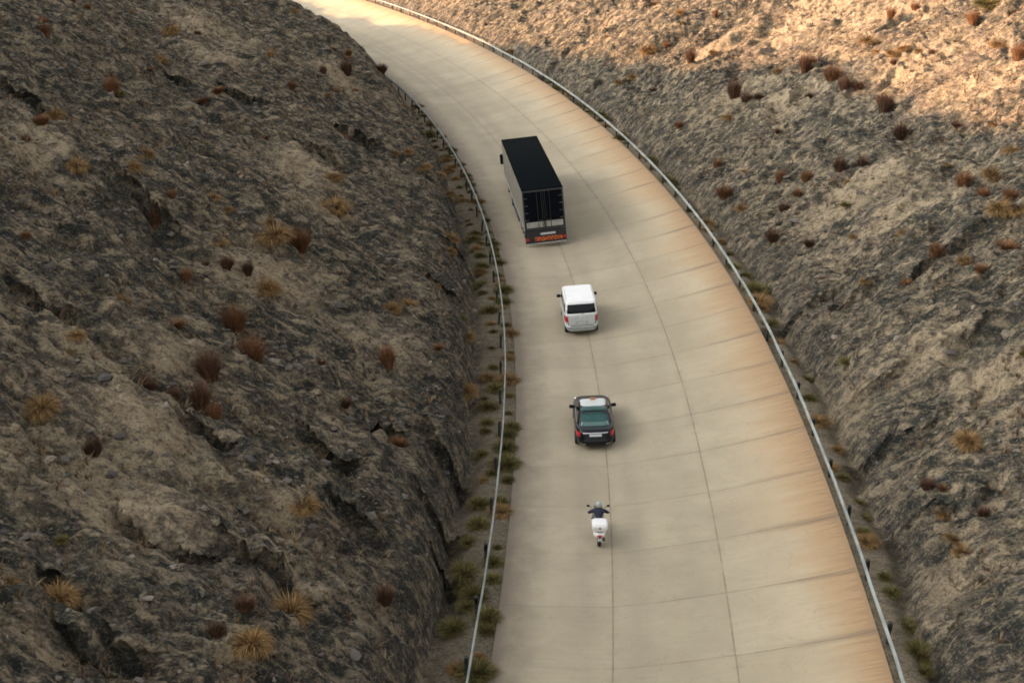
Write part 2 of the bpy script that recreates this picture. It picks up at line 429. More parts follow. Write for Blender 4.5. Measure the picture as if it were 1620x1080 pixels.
def hollows(S, U, lst):
    """ledges: a steep face towards -s under a lip, running out below it; returns depth, dark face, push of the lip"""
    dz, dk, ds = np.zeros_like(S), np.zeros_like(S), np.zeros_like(S)
    for s0, u0, rs, ru, am in lst:
        near = (np.abs(S - s0) < rs * 4 + 3) & (np.abs(U - u0) < ru * 2.6 + 1)
        if not near.any(): continue
        s, u = S[near], U[near]
        q = s - s0 + 0.5 * pn(u / 1.3, s * 0 + s0, 92) + 0.22 * pn(u / 0.45, s / 1.2, 93) - rs * 0.6 + 0.25 * (u - u0) * (1 if u0 < 0 else -1)
        g = np.exp(-np.abs((u - u0) / (ru * 1.15)) ** 3)
        d = np.where(q < 0, sstep(-q, 0.0, 0.22) * np.exp(-np.maximum(-q - .3, 0) / (rs * 1.1)), 0) * g
        hgt = min(1.5, 0.55 + 0.45 * ru)
        dz[near] = np.maximum(dz[near], d * hgt)
        dk[near] = np.maximum(dk[near], d)  # drives the shade painted into the hollow
        ds[near] = np.minimum(ds[near], -0.55 * g * np.where(q < 0, 0, np.exp(-q / .35)) * min(1, hgt))
    return dz, dk, ds

def rough(S, U, t, seed):
    """relief of the cut slopes, stretched down the fall line"""
    wx = S + 1.3 * pn(S / 6, U / 7, seed + 50)
    wy = U + 1.6 * pn(S / 5 + 9, U / 8, seed + 51)
    z = 1.3 * fbm(wx / 15, wy / 22, seed, 2) * sstep(t, 0, 12)
    z += 0.75 * (ridge(wx / 7.0, wy / 17, seed + 5, 2) - 0.6) * sstep(t, 0.5, 5)
    z += 0.40 * fbm(wx / 2.4, wy / 5.0, seed + 9, 3, 0.55) * sstep(t, 0, 2)
    z -= 0.5 * sstep(fbm(wx / 3.4 + 5, wy / 4.6, seed + 70, 3, .55), 0.25, 0.75) * sstep(t, 1, 4)
    z += 0.30 * (ridge(wx / 1.5, wy / 2.4, seed + 15, 3, 0.6) - 0.5) * sstep(t, -0.2, 1)
    bx = wx + 0.35 * pn(S / 0.9, U / 1.4, seed + 60); by = wy + 0.5 * pn(S / 1.1, U / 1.2, seed + 61)
    for sx, sy, am, k in ((2.4, 5.0, 0.26, 30), (0.90, 2.0, 0.19, 31), (0.42, 0.85, 0.12, 32)):
        ca, sa = math.cos(.45), math.sin(.45)
        v, e = cells((bx * ca + by * sa) / sx, (-bx * sa + by * ca) / sy, seed + k)
        rocky = sstep(fbm(S / 9 + k, U / 14, seed + 40 + k, 2), -0.35, 0.35) * 0.75 + 0.25
        z += am * rocky * ((v - 0.5) * sstep(e, 0.0, 0.16) - 0.35 * (1 - sstep(e, 0, 0.12))) * sstep(t, 0, 1)
    z += 0.07 * pn(S / 0.42, U / 0.7, seed + 25) * sstep(t, -0.5, 0.5)
    return z

def z_left(S, U):
    toe = -6.35 + 0.45 * pn(S / 4.5, S * 0 + 3.3, 71) + 0.2 * pn(S / 1.3, S * 0 + 1.3, 72)
    t = toe - U
    tp = np.maximum(t, 0)
    hc = np.interp(S, [-60, 20, 45, 70, 100, 125, 160, 300], [1.7, 1.7, 2.0, 4.0, 5.4, 4.6, 3.5, 3.0])
    wid = np.interp(S, [-60, 20, 60, 90, 300], [0.5, 0.5, 1.4, 2.2, 2.2])
    crest = np.interp(S, [-60, 0, 40, 76, 102, 143, 170, 200, 300], [43, 41, 38.6, 35.6, 31.7, 27.2, 23.5, 16.0, 10.0])
    T = (crest - hc) / 73.5
    z = -0.12 + grade(S) + hc * (1 - np.exp(-tp / wid)) + T * np.minimum(tp, 73.5) - 0.35 * np.maximum(tp - 73.5, 0)
    z -= 0.32 * np.exp(-((t + 0.1) / 0.35) ** 2) * sstep(pn(S / 5, S * 0 + 8, 73), -0.5, 0.2)
    z += rough(S, U, t, 100)
    z += 0.04 * fbm(S / 0.8, U / 0.8, 77, 2)
    ed = sstep(U, -4.7, -4.14)
    z = z * (1 - ed) + ed * (prof(U) + grade(S) - 0.05)
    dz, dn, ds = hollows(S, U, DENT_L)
    z -= dz
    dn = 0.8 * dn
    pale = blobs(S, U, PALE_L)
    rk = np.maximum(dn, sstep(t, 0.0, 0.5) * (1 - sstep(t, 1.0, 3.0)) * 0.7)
    return z, {'pale': pale, 'shade_rock': np.clip(rk, 0, 1), 'verge': 1 - sstep(t, -0.4, 0.2), '_ds': ds}

def z_right(S, U):
    toe = 10.15 + 0.35 * pn(S / 4.5, S * 0 + 5.3, 81) + 0.2 * pn(S / 1.3, S * 0 + 2.3, 82)
    t = U - toe
    tp = np.maximum(t, 0)
    z = 1.86 + grade(S) + 0.7 * (1 - np.exp(-tp / 0.9)) + 0.50 * np.minimum(tp, 75) + 0.1 * np.maximum(tp - 75, 0)
    z -= 0.28 * np.exp(-((t + 0.1) / 0.35) ** 2)
    z += rough(S, U, t, 200)
    z += 0.04 * fbm(S / 0.8, U / 0.8, 87, 2)
    ed = 1 - sstep(U, 8.55, 8.9)
    z = z * (1 - ed) + ed * (prof(np.minimum(U, 8.65)) + grade(S) - 0.05)
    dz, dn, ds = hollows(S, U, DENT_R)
    ds = ds * 0.35
    z -= dz * 0.42
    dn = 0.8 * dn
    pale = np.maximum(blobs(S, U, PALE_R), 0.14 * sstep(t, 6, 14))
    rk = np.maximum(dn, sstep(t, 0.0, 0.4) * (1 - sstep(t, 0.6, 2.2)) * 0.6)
    return z, {'pale': pale, 'shade_rock': np.clip(rk, 0, 1), 'verge': 1 - sstep(t, -0.3, 0.2), '_ds': ds}

s_t = steps([(-60, -16, 1.0), (-16, 35, 0.12), (35, 80, 0.18), (80, 150, 0.36), (150, 290, 1.0)])
u_l = -steps([(4.12, 7.5, 0.12), (7.5, 38, 0.13), (38, 60, 0.35), (60, 100, 1.0), (100, 160, 3.0)])[::-1]
u_rr = steps([(8.53, 11.5, 0.12), (11.5, 40, 0.13), (40, 60, 0.35), (60, 100, 1.0), (100, 160, 3.0)])
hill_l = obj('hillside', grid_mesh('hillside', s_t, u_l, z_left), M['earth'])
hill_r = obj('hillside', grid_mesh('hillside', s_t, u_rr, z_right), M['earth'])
for h_ in (hill_l, hill_r): tag(h_, kind='structure')

def ground_z(s, u):
    s = np.atleast_1d(np.asarray(s, float)); u = np.atleast_1d(np.asarray(u, float))
    return np.where(u < 0, z_left(s, u)[0], z_right(s, u)[0])
#@END_SETTING

# ------------------------------------------------------------------ materials of the things
def simple(name, c, rough=0.6, metal=0.0, var=0.0, scale=6.0, **kw):
    m = new_mat(name, c, rough, metal, **kw)
    if var > 0:
        t = NT(m)
        tc = t.n.new('ShaderNodeTexCoord')
        f = t.ramp(t.noise(tc.outputs['Object'], scale, 4, 0.6), 0.35, 0.7)
        t.color(t.mix(f, c, tuple(x * (1 - var) for x in c)))
    return m
M['galv'] = simple('galvanised_steel', (0.33, 0.36, 0.335), 0.5, 0.2, 0.4, 1.2)
M['post'] = simple('tarred_post', (0.03, 0.028, 0.025), 0.85, 0, 0.3)
M['black'] = simple('black_paint', (0.006, 0.008, 0.010), 0.25, Specular_IOR_Level=0.3)
M['white'] = simple('white_paint', (0.80, 0.80, 0.78), 0.28, 0, 0.06, 2.0, Coat_Weight=0.5, Coat_Roughness=0.08)
M['shaded_white'] = simple('road_dusted_white_paint', (0.48, 0.505, 0.49), 0.32, 0, 0.12, 2.0, Coat_Weight=0.4)  # greyer copy of the car's white: shade of the rear painted in
M['silverwhite'] = simple('dusty_white_paint', (0.52, 0.54, 0.53), 0.4, 0, 0.15, 3.0)
M['glass'] = simple('tinted_glass', (0.003, 0.005, 0.006), 0.08, Specular_IOR_Level=0.25)
M['tealglass'] = simple('teal_glass', (0.045, 0.135, 0.125), 0.07, Specular_IOR_Level=0.4, Alpha=0.6)
M['roofgrey'] = simple('pale_roof_paint', (0.52, 0.55, 0.53), 0.35, 0, 0.1, 2.0, Coat_Weight=0.4)
M['shelf'] = simple('pale_shelf', (0.40, 0.44, 0.42), 0.7)
M['bumper'] = simple('grey_bumper', (0.33, 0.35, 0.34), 0.45, 0, 0.15, 3)
M['gap'] = simple('panel_gap', (0.05, 0.05, 0.05), 0.8)
M['tyre'] = simple('tyre_rubber', (0.014, 0.014, 0.014), 0.85)
M['rim'] = simple('wheel_alloy', (0.35, 0.35, 0.36), 0.35, 0.7)
M['plastic'] = simple('black_plastic', (0.016, 0.017, 0.018), 0.55)
M['chrome'] = simple('chrome', (0.75, 0.76, 0.76), 0.18, 0.9)
M['redlamp'] = simple('red_lamp', (0.42, 0.012, 0.025), 0.15)
M['amber'] = simple('amber_lamp', (0.50, 0.15, 0.03), 0.3)
M['plate'] = simple('plate_white', (0.48, 0.50, 0.50), 0.4)
M['cream'] = simple('beige_tarpaulin', (0.24, 0.22, 0.175), 0.6, 0, 0.25, 0.8)
M['tarp'] = simple('dark_roof_sheet', (0.0025, 0.0045, 0.0055), 0.9, 0, 0.25, 1.0, Specular_IOR_Level=0.03)
M['door'] = simple('dark_blue_door', (0.003, 0.005, 0.008), 0.7, 0, 0.2, 1.0, Specular_IOR_Level=0.06)
M['frame'] = simple('grey_steel_frame', (0.05, 0.055, 0.058), 0.5, 0.2, 0.3)
M['pale'] = simple('pale_grey_paint', (0.36, 0.36, 0.32), 0.5, 0, 0.35, 3)
M['under'] = simple('dark_steel', (0.02, 0.02, 0.02), 0.7)
M['cloth'] = simple('navy_jacket', (0.014, 0.019, 0.035), 0.85, 0, 0.3, 12)
M['trouser'] = simple('dark_trousers', (0.020, 0.020, 0.022), 0.9)
M['helmet'] = simple('pale_helmet', (0.34, 0.38, 0.38), 0.25, Coat_Weight=0.3)
M['seat'] = simple('black_seat', (0.018, 0.018, 0.02), 0.6)
def stripes_mat():
    m = new_mat('orange_red_chevrons', rough=0.45)
    t = NT(m)
    tc = t.n.new('ShaderNodeTexCoord')
    x, _, z = t.sep(tc.outputs['Object'])
    k = t.math('FRACT', t.math('MULTIPLY', t.math('ADD', t.math('ABSOLUTE', x), z), 4.2))
    c = t.mix(t.math('GREATER_THAN', k, 0.52), (0.34, 0.022, 0.014), (0.62, 0.20, 0.035))
    c = t.mix(t.ramp(t.noise(tc.outputs['Object'], 5, 3), 0.42, 0.66, 0, 0.75), c, (0.045, 0.016, 0.013))
    t.color(c)
    return m
M['chevron'] = stripes_mat()

# ------------------------------------------------------------------ guard rails
def guardrail(name, u_face, u_post, side, z_base, label):
    """side=+1: the traffic is towards +u of the rail; -1: towards -u"""
    root = empty(name)
    x, y, h = (float(v) for v in spine(20.0))
    root.location = Vector(world_pt(20.0, u_face, float(z_base(20.0))))
    tag(root, label, 'guard rail')
    inv = Matrix.Translation(root.location).inverted()
    # beam: a W section swept along the road
    pr = [(-.012, .53), (.012, .53), (.045, .550), (.045, .588), (.006, .613), (.006, .637), (.045, .662), (.045, .700), (.012, .720), (-.012, .720), (-.012, .71), (.033, .690), (.033, .67), (-.012, .645), (-.012, .605), (.033, .58), (.033, .56), (-.012, .54)]
    ss = np.arange(-24, 232.1, 1.0)
    rng = np.random.RandomState(5)
    joint = np.cumsum(rng.normal(0, 0.012, len(ss))); joint -= np.linspace(0, joint[-1], len(ss)); joint = np.clip(joint, -.05, .05)
    V, F = [], []
    n = len(pr)
    for i, s in enumerate(ss):
        zb = float(z_base(s))
        for d, z in pr:
            V.append(world_pt(s, u_face + side * d + joint[i], zb + z + joint[i] * 0.6) - np.array(root.location))
    for i in range(len(ss) - 1):
        for k in range(n):
            F.append((i * n + k, i * n + (k + 1) % n, (i + 1) * n + (k + 1) % n, (i + 1) * n + k))
    me = mesh_np('beam', np.array(V), F, False)
    obj('beam', me, M['galv'], root)
    # posts, each its own part, sharing one mesh
    mb = MB()
    mb.box(-.055, .055, -.07, .07, -.5, .66, .010)
    mb.box(-.06, .06, -.07, .07, .45, .72)
    first = mb.build('post', M['post'], root)
    for i, s in enumerate(np.arange(-22.0, 230, 3.735)):
        p = first if i == 0 else first.copy()
        if i: col.objects.link(p); p.parent = root
        _, _, hh = spine(s)
        p.location = Vector(world_pt(s, u_post + rng.normal(0, .015), float(z_base(s)))) - root.location
        p.rotation_euler = (rng.normal(0, .03), rng.normal(0, .03), float(hh))
    return root
guardrail('guardrail', -4.74, -4.90, +1, lambda s: grade(s) - 0.10, 'grey steel guard rail on black posts at the foot of the left hillside')
guardrail('guardrail', 8.63, 8.78, -1, lambda s: grade(s) + 1.98, 'grey steel guard rail along the rust stained outer edge of the road')

# ------------------------------------------------------------------ vehicle shapes
def seat_on_road(s, u, halfw, yaw=0.0, lean=0.0):
    zl, zr = float(prof(u - halfw)), float(prof(u + halfw))
    m = road_frame(s, u, yaw, 0, math.atan((zr - zl) / (2 * halfw)) + lean)
    m.translation.z = (zl + zr) / 2 + float(grade(s)) + 0.004
    return m

class Shell:
    """stacked rounded outlines: rows of (z, half width, y rear, y front, roundness)"""
    def __init__(self, rows): self.rows = np.array(rows, float)
    def at(self, z): return [np.interp(z, self.rows[:, 0], self.rows[:, i]) for i in range(1, 5)]
    def ring(self, z, off=0.0, N=56):
        w, a, b, n = self.at(z); cy, l = (a + b) / 2, (b - a) / 2
        out = []
        for k in range(N):
            t = 2 * PI * k / N; c, s = math.cos(t), math.sin(t)
            out.append(((w + off) * math.copysign(abs(c) ** (2 / n), c), cy + (l + off) * math.copysign(abs(s) ** (2 / n), s), z))
        return out
    def mesh(self, zs=None, off=0.0):
        mb = MB()
        mb.loft([self.ring(z, off) for z in (self.rows[:, 0] if zs is None else zs)])
        return mb
    def rear(self, fx, z, off, front=False):
        w, a, b, n = self.at(z); cy, l = (a + b) / 2, (b - a) / 2
        yy = (l + off) * (1 - abs(fx) ** n) ** (1 / n)
        return ((w + off) * fx, cy + (yy if front else -yy), z)
    def side(self, fy, z, off, sg):
        w, a, b, n = self.at(z); cy, l = (a + b) / 2, (b - a) / 2
        return (sg * (w + off) * (1 - abs(fy) ** n) ** (1 / n), cy + (l + off) * fy, z)
    def patch(self, fn, f_lo, f_hi, z0, z1, nf=10, nz=5):
        """fn(f,z) on the shell; f_lo / f_hi give (at z0, at z1)"""
        mb = MB(); rows = []
        for j in range(nz + 1):
            k = j / nz; z = z0 + (z1 - z0) * k
            lo = f_lo[0] + (f_lo[1] - f_lo[0]) * k; hi = f_hi[0] + (f_hi[1] - f_hi[0]) * k
            rows.append([fn(lo + (hi - lo) * i / nf, z) for i in range(nf + 1)])
        mb.loft(rows, False, False)
        return mb

def wheel(parent, x, y, r, w, label=None):
    sg = 1 if x > 0 else -1
    mb = MB()
    mb.lathe([(r * .62, -w / 2), (r * .95, -w / 2), (r, -w * .36), (r, w * .36), (r * .95, w / 2), (r * .62, w / 2)], (0, 0, 0), 28)
    t = mb.build('wheel', M['tyre'], parent)
    t.location = (x, y, r)
    mb = MB(); mb.lathe([(r * .05, sg * w * .42), (r * .2, sg * w * .46), (r * .58, sg * w * .40), (r * .63, sg * w * .52), (r * .60, sg * w * .54), (r * .55, sg * w * .44)], (0, 0, 0), 20)
    for k in range(5):
        a = 2 * PI * k / 5
        mb.tube([(sg * w * .47, 0, 0), (sg * w * .5, math.cos(a) * r * .6, math.sin(a) * r * .6)], r * .07, 6)
    mb.build('rim', M['rim'], t)
    return t

def mirror(parent, x, y, z, w, h, mat, foot):
    mb = MB(); mb.box(-w / 2, w / 2, -.06, .06, -h / 2, h / 2, .025)
    for f in foot: mb.tube([(0, 0, f[2]), (f[0], f[1], f[2])], .022, 6)
    o = mb.build('mirror', mat, parent); o.location = (x, y, z)
    mb = MB(); mb.box(-w * .42, w * .42, -.066, -.061, -h * .42, h * .42)
    mb.build('mirror_glass', M['glass'], o)
    return o

# ------------------------------------------------------------------ lorry
def lorry():
    root = empty('lorry', seat_on_road(44.5, -.86, .95, R(0.2), R(3.6)))
    tag(root, 'long articulated lorry with black roof, beige side and dark rear doors', 'lorry')
    L, W = 14.9, 1.38
    mb = MB()
    mb.box(-W + .03, W - .03, .04, L, 1.22, 3.97)
    box = mb.build('cargo_box', M['frame'], root, 0)
    mb = MB(); mb.box(-W - .005, W + .005, -.01, L + .03, 3.972, 4.04, .03)
    mb.build('roof', M['tarp'], box)
    for sg in (-1, 1):
        mb = MB(); n = 58; rows = []
        for zz in (1.34, 1.4, 2.5, 3.9, 3.968):                     # a curtain with shallow folds
            rows.append([(sg * (W - .012 + (.012 * math.sin(i * 2.1) * (1 if 1.36 < zz < 3.93 else 0))), .08 + (L - .1) * i / n, zz) for i in range(n + 1)])
        mb.loft(rows, False, False)
        mb.build('side_curtain', M['cream'], box)
        mb = MB(); mb.box(sg * (W - .03), sg * (W + .022), .05, L, 1.20, 1.335, .01)
        mb.build('side_rail', M['pale'], box)
        # rear door with hinges, locking bar and a pale lower band
        mb = MB(); mb.box(sg * .018, sg * (W - .10), .0, .038, 1.36, 3.85, .006)
        d = mb.build('rear_door', M['door'], box, 0)
        mb = MB(); mb.box(sg * .05, sg * (W - .15), -.012, -.001, 1.40, 1.80, .004)
        mb.build('door_band', M['pale'], d, 0)
        mb = MB()
        for z in (1.95, 2.45, 2.95, 3.45): mb.box(sg * (W - .33), sg * (W - .02), -.03, -.002, z - .03, z + .03, .006)
        mb.build('hinge', M['frame'], d)
        mb = MB()
        for xx in (.12, .42): mb.tube([(sg * xx, -.035, 1.3), (sg * xx, -.035, 3.86)], .018, 6)
        mb.box(sg * .10, sg * .48, -.055, -.02, 1.86, 1.91)
        mb.build('locking_bar', M['under'], d)
        mb = MB(); mb.box(sg * (W - .098), sg * (W - .004), -.006, .039, 1.22, 3.97, .008)
        mb.build('corner_post', M['frame'], box)
    mb = MB(); mb.box(-W + .1, W - .1, -.008, .039, 3.855, 3.969, .008); mb.build('door_header', M['frame'], box)
    mb = MB()
    for x in (-.5, .5): mb.box(x - .06, x + .06, .1, 15.6, .85, 1.218)
    for y in (.3, 2.6, 5, 8, 11, 13.5): mb.box(-1.1, 1.1, y, y + .1, 1.0, 1.21)
    mb.box(-.95, -.75, 8.6, 8.8, .45, 1.2); mb.box(.75, .95, 8.6, 8.8, .45, 1.2)
    mb.build('chassis', M['under'], root, 0)
    # rear: cross beam, number plate, warning board, bumper bar, lamps
    mb = MB(); mb.box(-W, W, .02, .14, .28, 1.18, .02); mb.build('rear_crossmember', M['under'], root, 0)
    mb = MB(); mb.box(-.36, .66, -.004, .018, .86, 1.00, .005); mb.build('number_plate', M['plate'], root, 0)
    mb = MB(); mb.box(-.78, 1.10, -.008, .017, .44, .74, .006); mb.build('warning_board', M['chevron'], root, 0)
    mb = MB(); mb.box(-W + .02, W - .02, -.05, .012, .22, .33, .012); mb.build('bumper', M['pale'], root)
    for sg in (-1, 1):
        mb = MB(); mb.box(sg * 1.15, sg * 1.35, -.02, .016, .50, .70, .01); mb.build('tail_light', M['redlamp'], root)
        mb = MB()
        for z in (.55, .85): mb.box(sg * (W - .06), sg * (W - .01), 4.6, 8.4, z, z + .12, .01)
        for y in (4.8, 6.5, 8.2): mb.box(sg * (W - .10), sg * (W - .062), y, y + .06, .55, 1.2)
        mb.build('side_guard', M['frame'], root)
        for y in (2.5, 3.75, 5.0 - .95 + 1.0): pass
        for y in (2.3, 3.5, 4.7 - .35): wheel(root, sg * 1.08, y, .50, .36)
        for y in (10.6,): wheel(root, sg * 1.02, y, .50, .55)
        wheel(root, sg * 1.06, 14.4, .50, .32)
        mb = MB(); mb.box(sg * .85, sg * 1.26, 1.7, 1.72, .3, .75); mb.build('mud_flap', M['plastic'], root)
    # cab
    sh = Shell([(.55, 1.18, 15.15, 16.95, 9), (.9, 1.22, 15.08, 17.02, 9), (1.9, 1.22, 15.08, 17.0, 9), (2.75, 1.15, 15.1, 16.7, 8), (3.0, 1.02, 15.2, 16.45, 6)])
    cab = sh.mesh().build('cab', M['black'], root)
    sh.patch(lambda f, z: sh.rear(f, z, .012, True), (-.88, -.88), (.88, .88), 1.85, 2.7).build('windscreen', M['glass'], cab)
    for sg in (-1, 1):
        sh.patch(lambda f, z: sh.side(f, z, .012, sg), (-.4, -.4), (.75, .6), 1.75, 2.6).build('side_window', M['glass'], cab)
        mirror(root, sg * 1.47, 15.0, 2.5, .26, .78, M['plastic'], [(-sg * .40, .15, .2), (-sg * .40, .15, -.2)])
        mb = MB(); mb.ball((sg * .85, 17.0, .85), .17, .06, .12); mb.build('headlight', M['plate'], cab)
    return root
lorry()

# ------------------------------------------------------------------ white people carrier
def people_carrier():
    root = empty('people_carrier', seat_on_road(27.85, -.32, .78, R(0.5)))
    tag(root, 'white people carrier with dark rear window, driving right behind the lorry', 'car')
    k = 1.0
    low = Shell([(.20, .78, .14, 4.30, 6), (.30, .88, .02, 4.42, 6), (.52, .945, -.03, 4.45, 7), (.58, .945, -.02, 4.45, 7), (.62, .93, .03, 4.44, 7), (.92, .945, .05, 4.40, 8), (1.14, .935, .08, 3.85, 8), (1.20, .915, .10, 3.72, 8)])
    body = low.mesh().build('body', M['shaded_white'], root, 25)
    up = Shell([(1.19, .915, .10, 3.70, 9), (1.50, .90, .17, 3.45, 9), (1.78, .875, .27, 3.25, 9), (1.87, .86, .32, 3.2, 9), (1.90, .83, .38, 3.12, 9), (1.912, .74, .52, 2.95, 8)])
    cabin = up.mesh().build('cabin', M['white'], root, 50)
    up.patch(lambda f, z: up.rear(f, z, .010), (-.86, -.84), (.86, .84), 1.30, 1.78).build('rear_window', M['glass'], cabin)
    up.patch(lambda f, z: up.rear(f, z, .010, True), (-.88, -.86), (.88, .86), 1.25, 1.84).build('windscreen', M['glass'], cabin)
    for sg in (-1, 1):
        for a, b in ((-.86, -.42), (-.38, .22), (.26, .80)):
            up.patch(lambda f, z: up.side(f, z, .010, sg), (a, a), (b, b - .03), 1.27, 1.76).build('side_window', M['glass'], cabin)
        mirror(root, sg * 1.04, 3.25, 1.28, .22, .17, M['plastic'], [(-sg * .18, 0, 0)])
        low_ = low
        low_.patch(lambda f, z: low.rear(f, z, .012), (sg * .80, sg * .82), (sg * .985, sg * .985), .80, 1.13, 4, 4).build('tail_light', M['redlamp'], body)
        mb = MB(); mb.tube([(sg * .76, .75, 1.925), (sg * .77, 2.6, 1.93)], .018, 6); mb.build('roof_rail', M['silverwhite'], cabin)
        for y in (.85, 3.55): wheel(root, sg * .82, y, .32, .21)
        low.patch(lambda f, z: low.rear(f, z, .014), (sg * .55, sg * .55), (sg * .80, sg * .80), .34, .40, 4, 2).build('reflector', M['plate'], body)
    low.patch(lambda f, z: low.rear(f, z, .016), (-.99, -.99), (.99, .99), .22, .29, 16, 2).build('lower_bumper', M['plastic'], body)
    low.patch(lambda f, z: low.rear(f, z, .016), (-.28, -.28), (.28, .28), .72, .82, 6, 2).build('number_plate', M['plate'], body)
    low.patch(lambda f, z: low.rear(f, z, .008), (-.985, -.985), (.985, .985), .30, .565, 20, 5).build('bumper', M['bumper'], body)
    low.patch(lambda f, z: low.rear(f, z, .010), (-.70, -.70), (.70, .70), .60, .625, 16, 1).build('tailgate_gap', M['gap'], body)
    low.patch(lambda f, z: low.rear(f, z, .011), (-.36, -.36), (.36, .36), .69, .855, 8, 2).build('plate_recess', M['bumper'], body)
    for sg in (-1, 1):
        low.patch(lambda f, z: low.rear(f, z, .009), (sg * .775, sg * .795), (sg * .795, sg * .815), .62, 1.14, 1, 6).build('tailgate_gap', M['gap'], body)
        for fy in (-.42, -.02, .36):
            low.patch(lambda f, z: low.side(f, z, .007, sg), (fy, fy), (fy + .006, fy + .006), .34, 1.16, 1, 8).build('door_gap', M['gap'], body)
    mb = MB(); mb.ball((0, .070, 1.06), .06, .02, .05); mb.build('badge', M['chrome'], body)
    mb = MB(); mb.tube([(0, .09, 1.23), (.25, .12, 1.36), (.34, .15, 1.44)], .008, 5); mb.build('wiper', M['plastic'], cabin)
    for sg in (-1, 1):
        mb = MB(); mb.ball((sg * .68, 4.36, .72), .17, .09, .10); mb.build('headlight', M['chrome'], body)
    return root
people_carrier()

# ------------------------------------------------------------------ black taxi saloon
def taxi():
    root = empty('taxi', seat_on_road(13.60, -.45, .77, R(0.8)))
    tag(root, 'black saloon taxi with white roof and orange roof sign, ahead of the scooter', 'taxi')
    low = Shell([(.18, .76, .16, 4.40, 5), (.28, .88, .03, 4.54, 5), (.50, .91, -.03, 4.58, 5), (.56, .91, .0, 4.57, 5), (.75, .91, .03, 4.50, 5), (.90, .885, .09, 4.1, 5), (.955, .85, .16, 3.55, 5), (.975, .78, .26, 3.35, 5)])
    body = low.mesh().build('body', M['black'], root, 30)
    up = Shell([(.955, .80, .50, 3.42, 6), (1.15, .73, .82, 3.05, 6), (1.33, .65, 1.16, 2.70, 5.5), (1.40, .60, 1.34, 2.62, 5), (1.425, .54, 1.45, 2.55, 5)])
    cabin = up.mesh().build('cabin', M['black'], root, 50)
    # white roof panel, following the roof's curve
    roof = Shell([(1.385, .60, 1.76, 2.70, 6), (1.41, .585, 1.77, 2.68, 6), (1.436, .53, 1.80, 2.62, 5.5), (1.447, .40, 1.9, 2.5, 5)])
    fade = Shell([(1.385, .60, 1.36, 1.755, 8), (1.41, .58, 1.37, 1.753, 8), (1.430, .54, 1.40, 1.74, 7)])  # made-up teal panel: the roof's sky reflection fading towards the rear
    fade.mesh().build('reflection_fade', M['tealglass'], cabin, 50)
    roof.mesh().build('roof_panel', M['roofgrey'], cabin, 50)
    up.patch(lambda f, z: up.rear(f, z, .010), (-.86, -.84), (.86, .84), .985, 1.36).build('rear_window', M['tealglass'], cabin)
    up.patch(lambda f, z: up.rear(f, z, .010, True), (-.88, -.86), (.88, .86), .99, 1.36).build('windscreen', M['glass'], cabin)
    up.patch(lambda f, z: up.rear(f, z, .005), (-.80, -.78), (.80, .78), 1.0, 1.11).build('parcel_shelf', M['shelf'], cabin)
    for sg in (-1, 1):
        up.patch(lambda f, z: up.rear(f, z, .005), (sg * .2, sg * .24), (sg * .6, sg * .56), 1.15, 1.27).build('headrest', M['seat'], cabin)
    for sg in (-1, 1):
        for a, b in ((-.62, -.06), (-.0, .62)):
            up.patch(lambda f, z: up.side(f, z, .010, sg), (a - .12, a), (b + (.12 if b > .3 else 0), b), .99, 1.30).build('side_window', M['glass'], cabin)
        up.patch(lambda f, z: up.side(f, z, .026, sg), (-.60, -.60), (.50, .50), .962, 1.01, 12, 2).build('window_glint', M['white'], cabin)  # white strip painted in for the reflection along the side windows
        mirror(root, sg * .99, 2.78, 1.0, .22, .15, M['black'], [(-sg * .20, 0, -.02)])
        low.patch(lambda f, z: low.rear(f, z, .012), (sg * .74, sg * .74), (sg * .975, sg * .965), .68, .88, 6, 4).build('tail_light', M['redlamp'], body)
        for y in (.95, 3.65): wheel(root, sg * .82, y, .32, .21)
        low.patch(lambda f, z: low.rear(f, z, .012), (sg * .5, sg * .5), (sg * .78, sg * .78), .33, .36, 4, 2).build('reflector', M['chrome'], body)
    low.patch(lambda f, z: low.rear(f, z, .018), (-.30, -.30), (.30, .30), .72, .83, 6, 2).build('number_plate', M['plate'], body)
    low.patch(lambda f, z: low.rear(f, z, .014), (-.62, -.62), (.62, .62), .86, .885, 10, 1).build('boot_trim', M['chrome'], body)
    # roof sign
    mb = MB(); mb.box(-.12, .12, 2.44, 2.54, 1.445, 1.53, .03)
    sign = mb.build('roof_sign', M['amber'], cabin)
    mb = MB(); mb.box(-.16, .16, 2.40, 2.56, 1.437, 1.4445); mb.build('sign_base', M['plastic'], sign)
    mb = MB(); mb.tube([(0, 1.55, 1.43), (0, 1.48, 1.60)], .007, 5); mb.build('aerial', M['plastic'], cabin)
    for sg in (-1, 1):
        mb = MB(); mb.ball((sg * .68, 4.42, .66), .16, .10, .08); mb.build('headlight', M['chrome'], body)
    return root
taxi()

